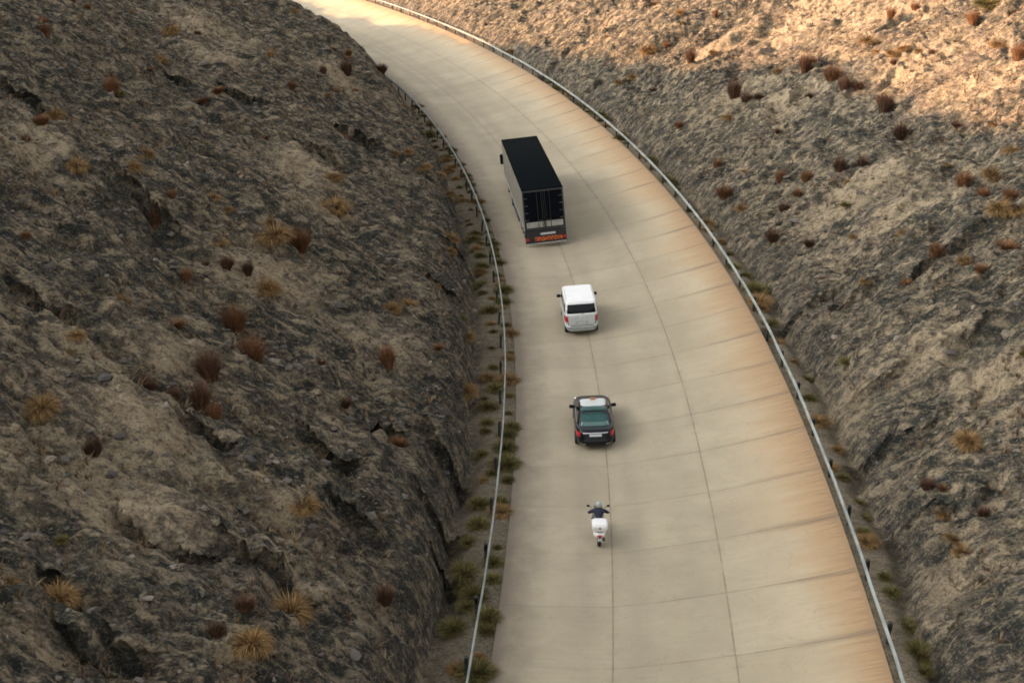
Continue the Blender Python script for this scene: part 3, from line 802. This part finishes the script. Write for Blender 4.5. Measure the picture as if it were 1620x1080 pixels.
# ------------------------------------------------------------------ scooter and rider
BIKE = road_frame(5.32, -.50, R(2.5), 0.0, R(0.5))
BIKE.translation.z += .004
def scooter():
    root = empty('motor_scooter', BIKE)
    tag(root, 'white motor scooter with a big white top case, last in the line of vehicles', 'scooter')
    for nm, y, w in (('rear', 0, .13), ('front', 1.42, .11)):
        r = .27
        mb = MB(); mb.lathe([(r * .6, -w * .4), (r * .9, -w / 2), (r, -w * .2), (r, w * .2), (r * .9, w / 2), (r * .6, w * .4)], (0, 0, 0), 28)
        t = mb.build('wheel', M['tyre'], root); t.location = (0, y, r)
        mb = MB(); mb.lathe([(.04, -w * .3), (r * .62, -w * .36), (r * .62, w * .36), (.04, w * .3)], (0, 0, 0), 16); mb.build('rim', M['rim'], t)
    sh = Shell([(.30, .10, -.05, .62, 3), (.42, .17, -.20, .72, 3), (.58, .25, -.36, .74, 3.5), (.70, .245, -.42, .72, 3.5), (.78, .19, -.38, .66, 3)])
    body = sh.mesh().build('rear_fairing', M['white'], root, 60)
    mb = MB(); mb.loft([[(x * k, y, z) for x, k in ((-.15, 1), (-.10, 1), (.10, 1), (.15, 1))] for y, z in ((-.02, .80), (.2, .815), (.5, .79), (.8, .79), (.84, .74))], False, False)
    mb.box(-.15, .15, .02, .82, .735, .79, .03)
    mb.build('seat', M['seat'], root)
    mb = MB(); mb.box(-.19, .19, .62, 1.14, .26, .33, .03); mb.build('footboard', M['plastic'], root)
    mb = MB()
    mb.loft([[(x, y + .10 * (1 - (x / .24) ** 2), z) for x in (-w, -w * .6, 0, w * .6, w)] for w, y, z in ((.17, 1.10, .30), (.24, 1.12, .55), (.24, 1.06, .80), (.15, 1.0, 1.0))] , False, False)
    mb.loft([[(x, y + .10 * (1 - (x / .24) ** 2) + .035, z) for x in (-w, -w * .6, 0, w * .6, w)] for w, y, z in ((.17, 1.10, .30), (.24, 1.12, .55), (.24, 1.06, .80), (.15, 1.0, 1.0))] , False, False)
    mb.build('leg_shield', M['white'], root, 60)
    mb = MB()
    for j in range(2):
        r_ = .30 + .012 * j
        mb.loft([[(x, 1.42 + r_ * math.cos(a), .27 + r_ * math.sin(a)) for x in (-.08, 0, .08)] for a in np.linspace(R(20), R(150), 9)], False, False)
    mb.build('front_mudguard', M['white'], root, 60)
    mb = MB()
    for x in (-.085, .085): mb.tube([(x, 1.42, .27), (x * .7, 1.12, .95)], .02, 8)
    mb.tube([(-.34, .93, 1.03), (-.18, 1.0, 1.06), (0, 1.02, 1.06), (.18, 1.0, 1.06), (.34, .93, 1.03)], .014, 8)
    bar = mb.build('handlebar', M['plastic'], root)
    for sg in (-1, 1):
        mb = MB(); mb.tube([(sg * .24, .96, 1.045), (sg * .355, .915, 1.025)], .019, 8); mb.build('grip', M['plastic'], bar)
        mb = MB(); mb.tube([(sg * .22, .98, 1.06), (sg * .30, 1.0, 1.17), (sg * .38, .98, 1.22)], .009, 6)
        mb.ball((sg * .40, .98, 1.24), .068, .022, .05)
        mi = mb.build('mirror', M['plastic'], root)
        mb = MB(); mb.ball((sg * .40, .960, 1.24), .052, .006, .038); mb.build('mirror_glass', M['glass'], mi)
    mb = MB(); mb.ball((0, 1.20, .90), .10, .06, .075); mb.build('headlight', M['plate'], root)
    mb = MB(); mb.box(-.12, .12, -.36, .05, .80, .83, .01)
    for x in (-.1, .1): mb.tube([(x, -.1, .74), (x, -.25, .82)], .012, 6)
    mb.build('luggage_rack', M['plastic'], root)
    # top case: tub and lid
    tub = Shell([(.835, .25, -.38, .05, 6), (.90, .30, -.43, .12, 6), (1.02, .315, -.44, .14, 6)])
    tc = tub.mesh().build('top_case', M['white'], root, 40)
    lid = Shell([(1.025, .31, -.435, .135, 6), (1.035, .32, -.445, .145, 6), (1.13, .315, -.43, .14, 6), (1.18, .285, -.38, .10, 5), (1.20, .22, -.28, .03, 4.5)])
    lid.mesh().build('lid', M['white'], tc, 50)
    mb = MB(); mb.box(-.035, .035, -.462, -.442, .985, 1.05, .006); mb.build('latch', M['frame'], tc)
    mb = MB(); mb.ball((0, -.405, .655), .10, .05, .055); mb.build('tail_light', M['redlamp'], root)
    mb = MB(); mb.box(-.095, .095, -.445, -.43, .42, .58, .008)
    mb.tube([(0, -.32, .62), (0, -.42, .5), (0, -.43, .42)], .035, 8)
    mg = mb.build('rear_mudguard', M['plastic'], root)
    mb = MB(); mb.box(-.085, .085, -.452, -.446, .43, .57, .003); mb.build('number_plate', M['plate'], mg)
    mb = MB(); mb.tube([(.16, .45, .28), (.17, .1, .32), (.18, -.22, .38)], [.03, .05, .055], 10); mb.build('exhaust', M['frame'], root)
    mb = MB(); mb.loft([[(x, 1.10 + .05 * (1 - (x / .2) ** 2) + (z - .95) * -.25, z) for x in np.linspace(-w, w, 7)] for z, w in ((.97, .15), (1.1, .19), (1.22, .16))], False, False)
    mb.build('windshield', M['tealglass'], root)
    return root
scooter()

def rider():
    root = empty('person', BIKE)
    tag(root, 'person in dark navy jacket and pale helmet riding the white scooter', 'person')
    V, E, Rd = [], [], []
    def v(p, r, par=None):
        V.append(p); Rd.append(r)
        if par is not None: E.append((par, len(V) - 1))
        return len(V) - 1
    pel = v((0, .34, .88), .165)
    wa = v((0, .40, 1.00), .155, pel)
    ch = v((0, .52, 1.13), .175, wa)
    up = v((0, .62, 1.23), .14, ch)
    nk = v((0, .69, 1.31), .058, up)
    v((0, .725, 1.40), .06, nk)
    for sg in (-1, 1):
        sh = v((sg * .20, .62, 1.22), .085, up)
        el = v((sg * .405, .72, 1.07), .055, sh)
        wr = v((sg * .305, .865, 1.055), .032, el)
        pa = v((sg * .300, .905, 1.055), .030, wr)
        for k, fx in enumerate((-.034, -.012, .011, .032)):
            ln = (.9, 1.05, 1.0, .8)[k]
            k1 = v((sg * .300 + fx, .945, 1.070), .0095, pa)
            k2 = v((sg * .300 + fx, .945 + .030 * ln, 1.056), .009, k1)
            v((sg * .300 + fx, .945 + .020 * ln, 1.028), .008, k2)
        t1 = v((sg * .262, .915, 1.035), .011, pa)
        v((sg * .250, .945, 1.022), .009, t1)
        hp = v((sg * .11, .46, .84), .115, pel)
        kn = v((sg * .215, .86, .74), .072, hp)
        an = v((sg * .155, .80, .40), .045, kn)
        v((sg * .160, .93, .365), .042, an)
    me = bpy.data.meshes.new('body')
    me.from_pydata(V, E, [])
    tmp = bpy.data.objects.new('body', me); col.objects.link(tmp)
    sk = tmp.modifiers.new('skin', 'SKIN')
    for i, r in enumerate(Rd):
        me.skin_vertices[0].data[i].radius = (r, r)
    me.skin_vertices[0].data[0].use_root = True
    sk.use_smooth_shade = True
    ss = tmp.modifiers.new('sub', 'SUBSURF'); ss.levels = 2; ss.render_levels = 2
    dg = bpy.context.evaluated_depsgraph_get()
    m2 = bpy.data.meshes.new_from_object(tmp.evaluated_get(dg))
    bpy.data.objects.remove(tmp)
    m2.materials.clear()
    for k in ('cloth', 'trouser', 'plastic', 'skin'):
        m2.materials.append(M[k])
    for p in m2.polygons:
        c = p.center
        if c.z > 1.335: k = 3
        elif c.z < .42: k = 2
        elif c.y > .86 and c.z > .95: k = 2
        elif c.z < .90: k = 1
        else: k = 0
        p.material_index = k
    body = bpy.data.objects.new('body', m2); col.objects.link(body); body.parent = root
    # head with a face inside an open-faced helmet
    mb = MB(); mb.ball((0, .665, 1.60), .076, .09, .11, 20)
    mb.ball((0, .757, 1.585), .014, .02, .018, 8)
    for x in (-.078, .078): mb.ball((x, .66, 1.585), .012, .022, .03, 8)
    head = mb.build('head', M['skin'], root, 60); head.location = (0, .085, -.185)
    mb = MB()
    for x in (-.03, .03): mb.ball((x, .742, 1.605), .012, .008, .007, 8)
    mb.build('eyes', M['plastic'], head)
    mb = MB(); mb.box(-.024, .024, .742, .752, 1.545, 1.552); mb.build('mouth', M['redlip'], head)
    mb = MB()
    prof_ = []
    for th in np.linspace(0.02, R(108), 12): prof_.append(th)
    rings = []
    for th in prof_:
        ring = []
        for k in range(28):
            a = 2 * PI * k / 28
            lim = min(th, R(72) if math.sin(a) > .55 else th)
            ring.append((.122 * math.sin(lim) * math.cos(a), .655 + .142 * math.sin(lim) * math.sin(a), 1.615 + .135 * math.cos(lim)))
        rings.append(ring)
    mb.loft(rings, False)
    hl = mb.build('helmet', M['helmet'], root, 60); hl.location = (0, .085, -.185)
    mb = MB()
    mb.loft([[(.128 * math.sin(th) * math.cos(a), .655 + .149 * math.sin(th) * math.sin(a), 1.615 + .14 * math.cos(th)) for a in np.linspace(R(25), R(155), 12)] for th in (R(62), R(80), R(100))], False, False)
    mb.build('visor', M['glass'], hl)
    return root
M['skin'] = simple('skin', (0.42, 0.26, 0.19), 0.55)
M['redlip'] = simple('lip', (0.30, 0.12, 0.10), 0.5)
rider()

# ------------------------------------------------------------------ grass tufts
def blade_mesh(name, rng, n, spread, droop, width, erect=0.0):
    V, F, T = [], [], []
    for _ in range(n):
        a = rng.rand() * 2 * PI
        r0 = 0.27 * math.sqrt(rng.rand()) * (spread + .35)
        b = a + rng.normal(0, .5)
        lean = (0.35 * rng.rand() + 0.65 * r0 / 0.33) * spread
        ln = (0.45 + 0.52 * rng.rand() ** 1.3) * (1 - 0.28 * lean)
        p = np.array([r0 * math.cos(a), r0 * math.sin(a), -0.06])
        el = PI / 2 - lean * 0.9
        wd = width * (0.7 + 0.6 * rng.rand())
        side = np.array([-math.sin(b), math.cos(b), 0]) + rng.normal(0, .35, 3); side /= np.linalg.norm(side)
        tone = rng.rand()
        base = len(V); ns = 4
        for k in range(ns + 1):
            w = wd * (1 - (k / ns) ** 1.6) + 0.003
            V += [p - side * w / 2, p + side * w / 2]; T += [tone, tone]
            d = np.array([math.cos(b) * math.cos(el), math.sin(b) * math.cos(el), math.sin(el)])
            p = p + d * ln / ns
            el -= droop * (0.3 + lean) * (0.5 + rng.rand() * .5) / ns * 1.8
        for k in range(ns):
            i = base + 2 * k; F.append((i, i + 1, i + 3, i + 2))
    return mesh_np(name, np.array(V), F, True, None, {'tone': T})

def grass_mat(name, a, b, c):
    m = new_mat(name, rough=0.8)
    t = NT(m); tn = t.attr('tone')
    oi = t.n.new('ShaderNodeObjectInfo')
    col_ = t.mix(t.ramp(tn, 0.0, 0.6, 0, 1, False), a, b)
    col_ = t.mix(t.ramp(tn, 0.7, 1.0, 0, 1, False), col_, c)
    col_ = t.mix(t.math('MULTIPLY', oi.outputs['Random'], 0.35), col_, tuple(x * .45 for x in a))
    t.color(col_)
    t.p.inputs['Specular IOR Level'].default_value = 0.15
    return m
GM = {
    't': grass_mat('tawny_grass', (0.095, 0.055, 0.024), (0.29, 0.175, 0.070), (0.50, 0.32, 0.135)),
    'r': grass_mat('russet_grass', (0.085, 0.045, 0.026), (0.235, 0.110, 0.050), (0.38, 0.21, 0.10)),
    'd': grass_mat('dark_brown_grass', (0.050, 0.031, 0.022), (0.135, 0.072, 0.044), (0.27, 0.155, 0.085)),
    'g': grass_mat('olive_grass', (0.050, 0.050, 0.018), (0.135, 0.118, 0.036), (0.36, 0.26, 0.10)),
}
PROTO = {}
for k_, sp_, dr_, wd_, n_ in (('t', .95, 1.7, .024, 1100), ('r', .72, .8, .022, 1100), ('d', .75, .8, .024, 1100), ('g', .95, 1.3, .026, 1200)):
    PROTO[k_] = []
    for v_ in range(4):
        me_ = blade_mesh('grass_tuft', np.random.RandomState(hash(k_) % 7 * 0 + ord(k_) * 10 + v_), n_, sp_, dr_, wd_)
        me_.materials.append(GM[k_])
        PROTO[k_].append(me_)
_rs = np.random.RandomState(11)
def put_tuft(name, s, u, h, w, k, z=None):
    o = bpy.data.objects.new(name, PROTO[k][_rs.randint(4)])
    col.objects.link(o)
    zz = float(ground_z(s, u)[0]) if z is None else z
    o.location = Vector(world_pt(s, u, zz - 0.03))
    o.rotation_euler = (_rs.normal(0, .10), _rs.normal(0, .10), _rs.rand() * 6.28)
    o.scale = (w, w, h)
    return o
TL = [(46.57,-32.29,0.78,0.55,'r'),(43.66,-31.61,0.84,0.69,'r'),(61.33,-26.28,1.29,0.83,'t'),(64.1,-24.57,0.47,0.47,'d'),(51.26,-26.08,1.05,0.67,'t'),(47.61,-26.26,0.32,0.32,'r'),(36.68,-26.67,1.37,0.72,'r'),(36.52,-26.15,0.32,0.32,'g'),(25.5,-26.94,1.2,0.69,'t'),(22.19,-26.64,0.54,0.66,'r'),(34.31,-24.17,0.57,0.5,'t'),(20.26,-26.89,0.41,0.35,'r'),(19.57,-24.53,0.88,0.76,'t'),(24.94,-22.56,0.88,0.57,'t'),(20.78,-22.17,0.9,0.54,'t'),(19.68,-21.13,1.19,0.53,'d'),(25.01,-19.45,0.51,0.51,'t'),(24.73,-18.7,0.51,0.38,'t'),(48.03,-22.13,0.49,0.82,'r'),(47.17,-23.01,0.49,0.74,'r'),(56.22,-20.12,1.26,0.63,'t'),(58.81,-17.79,0.65,0.56,'r'),(61.16,-19.25,0.66,0.47,'t'),(67.41,-15.3,0.9,0.5,'d'),(64.83,-15.94,0.39,0.39,'d'),(35.5,-21.56,0.29,0.43,'g'),(68.34,-25.99,0.49,0.44,'d'),(57.46,-31.37,0.61,0.44,'r'),(57.68,-32.57,0.52,0.87,'r'),(64.98,-29.33,0.66,0.38,'t'),(69.32,-13.39,1.53,0.82,'d'),(77.09,-12.68,0.76,0.54,'r'),(77.25,-13.97,0.43,0.54,'r'),(86.92,-8.8,1.07,0.95,'d'),(102.78,-15.28,0.91,0.52,'t'),(60.63,-15.25,0.47,0.47,'t'),(52.04,-14.46,0.88,0.7,'t'),(52.9,-13.76,0.35,0.35,'r'),(71.52,-8.75,0.42,0.64,'t'),(53.06,-9.69,0.63,0.54,'t'),(39.68,-14.63,0.85,1.01,'t'),(34.76,-14.3,1.55,1.18,'t'),(52.35,-8.63,0.72,0.81,'t'),(54.51,-7.51,0.74,0.83,'t'),(52.17,-6.96,0.91,0.82,'t'),(57.4,-5.83,0.58,0.58,'t'),(21.66,-15.87,1.3,1.24,'t'),(23.27,-14.97,1.43,0.95,'r'),(17.7,-15.69,1.24,0.83,'t'),(21.33,-10.3,0.75,0.69,'t'),(23.12,-9.56,0.71,0.65,'t'),(15.38,-9.94,1.3,0.69,'r'),(41.09,-7.45,0.89,0.81,'t'),(37.49,-7.55,0.62,0.54,'t'),(30.09,-8.69,0.85,0.71,'t'),(25.92,-6.67,0.75,0.61,'t'),(19.16,-6.61,0.93,0.81,'t'),(26.99,-7.01,0.41,0.41,'g'),(19.6,-7.91,0.31,0.43,'r'),(8.77,-8.8,0.42,0.63,'r'),(10.03,-23.74,0.36,0.23,'r'),(9.13,-19.93,0.81,0.66,'t'),(13.6,-18.34,0.71,0.44,'r'),(18.26,-17.64,0.77,0.59,'d'),(18.61,-16.74,0.77,0.48,'d'),(18.44,-18.63,0.41,0.41,'d'),(9.58,-17.86,0.41,0.72,'r'),(12.41,-16.15,1.5,0.93,'r'),(10.31,-15.12,1.58,1.06,'r'),(3.03,-19.48,0.5,0.46,'t'),(2.66,-19.73,0.36,0.32,'t'),(2.53,-16.92,0.96,0.68,'d'),(2.26,-15.95,0.68,0.45,'d'),(5.44,-15.45,1.45,0.87,'d'),(2.68,-15.1,1.26,0.69,'d'),(2.38,-14.52,0.78,0.55,'r'),(-2.03,-18.88,1.03,0.75,'t'),(-2.19,-17.25,0.75,0.54,'d'),(-3.52,-16.2,0.45,0.53,'t'),(-6.74,-16.68,0.31,0.19,'g'),(-10.16,-16.77,0.52,0.56,'t'),(-9.78,-15.56,0.92,0.78,'t'),(-6.0,-10.01,1.21,0.9,'t'),(-8.79,-10.43,1.17,0.81,'t'),(-0.24,-10.83,0.88,0.7,'t'),(-8.41,-11.57,0.55,0.55,'d'),(-2.79,-7.67,0.77,0.6,'d'),(2.59,-5.61,0.48,0.48,'g')]
TR = [(74.35,17.21,1.46,0.79,'d'),(74.38,19.27,0.56,0.56,'t'),(61.6,20.24,0.9,0.7,'t'),(59.37,21.47,1.77,0.88,'d'),(55.0,21.92,1.41,1.31,'r'),(54.51,20.12,0.75,0.47,'d'),(51.87,21.61,1.36,0.82,'d'),(51.45,22.48,0.81,0.9,'d'),(58.83,26.24,1.07,1.07,'t'),(56.91,26.16,0.48,0.48,'t'),(61.95,29.24,1.0,0.7,'r'),(62.17,28.56,0.5,0.5,'d'),(62.12,31.35,0.7,0.7,'r'),(54.44,26.17,0.65,0.75,'t'),(54.53,27.03,0.65,0.75,'t'),(54.99,33.35,0.93,1.4,'g'),(52.58,34.17,0.55,0.64,'d'),(53.48,31.5,1.1,0.83,'r'),(47.5,30.41,0.69,0.95,'t'),(41.83,28.77,1.2,0.8,'r'),(45.79,22.06,1.62,1.02,'d'),(39.29,20.6,1.26,0.79,'d'),(47.7,22.61,0.69,0.61,'r'),(51.08,16.63,0.45,0.45,'d'),(60.74,14.71,0.4,0.5,'t'),(60.16,16.16,1.68,0.99,'d'),(58.55,16.72,0.97,0.88,'d'),(58.02,17.44,0.58,0.68,'d'),(38.89,16.74,1.02,0.79,'d'),(38.19,17.87,0.86,0.62,'d'),(40.19,15.19,1.04,0.72,'r'),(42.48,14.25,0.99,0.66,'r'),(38.88,14.24,0.71,0.55,'r'),(37.98,13.24,0.86,0.78,'d'),(44.57,11.08,0.93,1.02,'r'),(42.14,11.7,0.66,0.74,'t'),(46.92,12.12,0.61,0.61,'t'),(50.41,12.14,0.81,0.63,'r'),(29.9,20.7,1.12,0.77,'r'),(29.42,22.12,1.04,0.9,'t'),(26.81,20.54,0.73,0.6,'r'),(32.75,24.56,0.87,0.72,'t'),(24.81,21.1,0.77,0.77,'r'),(23.86,20.32,1.02,0.89,'t'),(23.7,21.1,0.7,1.08,'t'),(21.01,19.62,0.61,0.92,'r'),(23.37,17.08,0.83,0.7,'r'),(20.3,17.4,0.67,0.49,'t'),(19.13,17.75,0.54,0.48,'r'),(26.52,16.5,0.47,0.47,'t'),(21.96,15.34,0.57,0.57,'r'),(34.01,21.4,0.37,0.37,'t'),(34.35,11.57,0.98,0.68,'d'),(31.87,13.02,0.51,0.58,'d'),(5.54,13.25,0.95,0.72,'t'),(4.11,11.54,0.56,0.47,'d'),(3.78,12.0,0.33,0.33,'r'),(-0.37,11.65,0.64,0.47,'t'),(16.63,11.3,0.41,0.65,'g'),(110.34,10.36,0.87,1.02,'t'),(99.19,22.92,0.95,1.09,'d'),(92.44,20.99,0.64,0.77,'d'),(88.5,21.34,1.0,0.63,'t'),(84.82,23.51,0.86,0.37,'r'),(83.95,18.26,0.73,0.61,'r'),(83.6,16.41,1.57,1.21,'t'),(80.84,14.17,0.95,1.06,'t'),(80.74,12.63,0.83,0.71,'t'),(57.32,14.89,0.77,0.67,'t'),(62.17,12.46,0.71,0.61,'r')]
KIND = {'t': 'tawny', 'r': 'russet', 'd': 'dark brown', 'g': 'olive'}
def size_word(h): return 'big' if h > 1.15 else 'medium' if h > .75 else 'small'
def near(s): return ('nearest the camera' if s < 3 else 'level with scooter' if s < 9.5 else 'level with taxi' if s < 21 else 'level with white car' if s < 37 else 'level with lorry' if s < 62 else 'beyond lorry' if s < 95 else 'by far bend')
def zone(s, u):
    side = 'left' if u < 0 else 'right'
    d = -6.4 - u if u < 0 else u - 10.2
    return (f'low on {side} hillside' if d < 4.5 else f'midway up {side} hillside' if d < 13 else f'high on {side} hillside') + ' ' + near(s)
ORD = ['first', 'second', 'third', 'fourth', 'fifth', 'sixth', 'seventh', 'eighth', 'ninth', 'tenth', 'eleventh', 'twelfth', 'thirteenth', 'fourteenth', 'fifteenth', 'sixteenth', 'seventeenth', 'eighteenth', 'nineteenth']
TENS = ['', '', 'twenty', 'thirty', 'forty', 'fifty', 'sixty', 'seventy', 'eighty', 'ninety']
def ordinal(i):
    if i < 19: return ORD[i]
    n = i + 1
    return TENS[n // 10][:-1] + 'ieth' if n % 10 == 0 else TENS[n // 10] + '-' + ORD[n % 10 - 1]
tufts = {}
_rx = np.random.RandomState(77)
EXTRA = []
while len(EXTRA) < 118:                                             # the smaller tufts between them
    s_, d_ = _rx.uniform(-10, 105), _rx.uniform(.8, 36)
    sd_ = -1 if _rx.rand() < .5 else 1
    if pn(np.array([s_ / 9 + sd_ * 20.0]), np.array([d_ / 7]), 55)[0] < -.05: continue
    EXTRA.append((s_, -6.6 - d_ if sd_ < 0 else 10.6 + d_, _rx.uniform(.28, .62), _rx.uniform(.3, .62), 'rdtdtg'[_rx.randint(6)]))
for s, u, h, w, k in TL + TR + EXTRA:
    kh, kw = (1.3, 1.0) if k in 'rd' else (1.12, 1.12)
    hh = max(.40, h * kh); ww = max(.36, w * kw)
    o = put_tuft('grass_tuft', s, u, hh, ww, k)
    tufts.setdefault((size_word(hh), KIND[k], zone(s, u)), []).append((u, o))
for (sz, kd, zn), lst in tufts.items():
    lst.sort(key=lambda e: e[0])
    for i, (u, o) in enumerate(lst):
        lab = f'{sz} {kd} grass tuft {zn}'
        if len(lst) > 1: lab = ('leftmost ' if i == 0 else ordinal(i) + ' from left ') + lab
        tag(o, lab, 'grass tuft', 'grass tufts on the ' + ('left' if u < 0 else 'right') + ' hillside')

# clumps along the two rails
def verge_row(name, where, u_fn, s0, s1, step, seed, group):
    rng = np.random.RandomState(seed)
    s = s0; i = 0
    while s < s1:
        k = 'g' if rng.rand() < .72 else 't'
        h = rng.uniform(.32, .82) * (1 if rng.rand() < .8 else 1.3); w = h * rng.uniform(.85, 1.2)
        u = u_fn(rng)
        o = put_tuft(name, s, u, h, w, k)
        tag(o, f'{KIND[k]} grass clump {where}, {ordinal(i)} from the bottom', 'grass clump', group)
        s += step * rng.uniform(.35, 1.7); i += 1
verge_row('grass_clump', 'on road side of left rail', lambda r: r.uniform(-4.62, -4.3), -3.2, 95, 1.8, 31, 'clumps between the left rail and the road')
verge_row('grass_clump', 'behind left rail', lambda r: r.uniform(-5.7, -5.05), -3.0, 95, 1.7, 32, 'clumps behind the left rail')
verge_row('grass_clump', 'behind right rail', lambda r: r.uniform(9.0, 9.8), -4.5, 95, 1.7, 33, 'clumps behind the right rail')

# ------------------------------------------------------------------ loose stones and thin dry grass (uncountable)
def scatter_su(rng, n, side):
    s = rng.uniform(-14, 130, n * 2); d = rng.uniform(0.0, 1.0, n * 2) ** .8 * 42
    keep = rng.rand(n * 2) < np.clip(1.15 - s / 130, .12, 1)
    s, d = s[keep][:n], d[keep][:n]
    u = -6.3 - d if side < 0 else 10.3 + d
    return s, u
def scatter_patchy(rng, n, side):
    s, u = scatter_su(rng, n * 4, side)
    k = fbm(s / 3.0, u / 4.0, 300 + side, 3) + rng.normal(0, .25, len(s)) > .25
    return s[k][:n], u[k][:n]
_phi = (1 + 5 ** .5) / 2
ICO_V = np.array([(-1, _phi, 0), (1, _phi, 0), (-1, -_phi, 0), (1, -_phi, 0), (0, -1, _phi), (0, 1, _phi), (0, -1, -_phi), (0, 1, -_phi), (_phi, 0, -1), (_phi, 0, 1), (-_phi, 0, -1), (-_phi, 0, 1)]) / 1.902
ICO_F = np.array([(0, 11, 5), (0, 5, 1), (0, 1, 7), (0, 7, 10), (0, 10, 11), (1, 5, 9), (5, 11, 4), (11, 10, 2), (10, 7, 6), (7, 1, 8), (3, 9, 4), (3, 4, 2), (3, 2, 6), (3, 6, 8), (3, 8, 9), (4, 9, 5), (2, 4, 11), (6, 2, 10), (8, 6, 7), (9, 8, 1)])
def stones(side, n, seed):
    rng = np.random.RandomState(seed)
    s, u = scatter_su(rng, n, side); n = len(s)
    c = world_pt(s, u, ground_z(s, u))
    size = np.clip(rng.lognormal(-2.6, .5, n), .04, .30)
    V = ICO_V[None] * (1 + rng.normal(0, .22, (n, 12, 1)))
    V = V * (size[:, None, None] * np.stack([rng.uniform(.7, 1.4, n), rng.uniform(.7, 1.4, n), rng.uniform(.4, .8, n)], -1)[:, None])
    a = rng.uniform(0, 6.28, n); ca, sa = np.cos(a)[:, None], np.sin(a)[:, None]
    V = np.stack([V[..., 0] * ca - V[..., 1] * sa, V[..., 0] * sa + V[..., 1] * ca, V[..., 2]], -1) + c[:, None]
    F = (ICO_F[None] + 12 * np.arange(n)[:, None, None]).reshape(-1, 3)
    tone = np.repeat(rng.rand(n), 12)
    return mesh_np('loose_stones', V.reshape(-1, 3), F, False, None, {'tone': tone})
def stone_mat():
    m = new_mat('stone', rough=0.9); t = NT(m); tn = t.attr('tone')
    c = t.mix(t.ramp(tn, 0, .7, 0, 1, False), (0.060, 0.054, 0.046), (0.14, 0.118, 0.092))
    c = t.mix(t.ramp(tn, .75, 1, 0, 1, False), c, (0.24, 0.20, 0.15))
    tc = t.n.new('ShaderNodeTexCoord')
    c = t.mix(t.ramp(t.noise(tc.outputs['Object'], 9, 4, .7), .4, .65, 0, .5), c, (0.05, 0.045, 0.042))
    t.color(c); return m
M['stone'] = stone_mat()
def sprigs(side, n, seed):
    rng = np.random.RandomState(seed)
    s, u = scatter_patchy(rng, n, side); n = len(s)
    c = world_pt(s, u, ground_z(s, u) - .02)
    nb = 9
    c = np.repeat(c, nb, 0); tone = np.repeat(np.clip(rng.rand(n), 0, 1), nb)
    hgt = np.repeat(np.clip(rng.lognormal(-1.45, .45, n), .1, .6), nb) * rng.uniform(.6, 1.1, n * nb)
    a = rng.uniform(0, 6.28, n * nb); lean = rng.uniform(.1, 1.0, n * nb)
    d1 = np.stack([np.cos(a) * lean, np.sin(a) * lean, np.ones_like(a)], -1)
    sd_ = np.stack([-np.sin(a + .5), np.cos(a + .5), 0 * a], -1) * .014
    mid = c + d1 * (hgt * .55)[:, None]
    tip = mid + np.stack([np.cos(a) * lean * 1.3, np.sin(a) * lean * 1.3, .55 + 0 * a], -1) * (hgt * .5)[:, None]
    V = np.stack([c - sd_, c + sd_, mid - sd_ * .8, mid + sd_ * .8, tip - sd_ * .2, tip + sd_ * .2], 1)
    b = 6 * np.arange(n * nb)[:, None]
    F = np.concatenate([b + np.array([[0, 1, 3, 2]]), b + np.array([[2, 3, 5, 4]])])
    return mesh_np('dry_grass', V.reshape(-1, 3), F, True, None, {'tone': np.repeat(tone, 6)})
GM['s'] = grass_mat('thin_dry_grass', (0.085, 0.05, 0.034), (0.20, 0.135, 0.075), (0.34, 0.26, 0.155))
for sg_, n_, sd0 in ((-1, 11000, 41), (1, 11000, 42)):
    tag(obj('loose_stones', stones(sg_, n_, sd0), M['stone']), 'small loose stones strewn over the ' + ('left' if sg_ < 0 else 'right') + ' hillside', 'stones', kind='stuff')
    tag(obj('dry_grass', sprigs(sg_, n_, sd0 + 10), GM['s']), 'thin dry grass sprigs growing over the ' + ('left' if sg_ < 0 else 'right') + ' hillside', 'grass', kind='stuff')
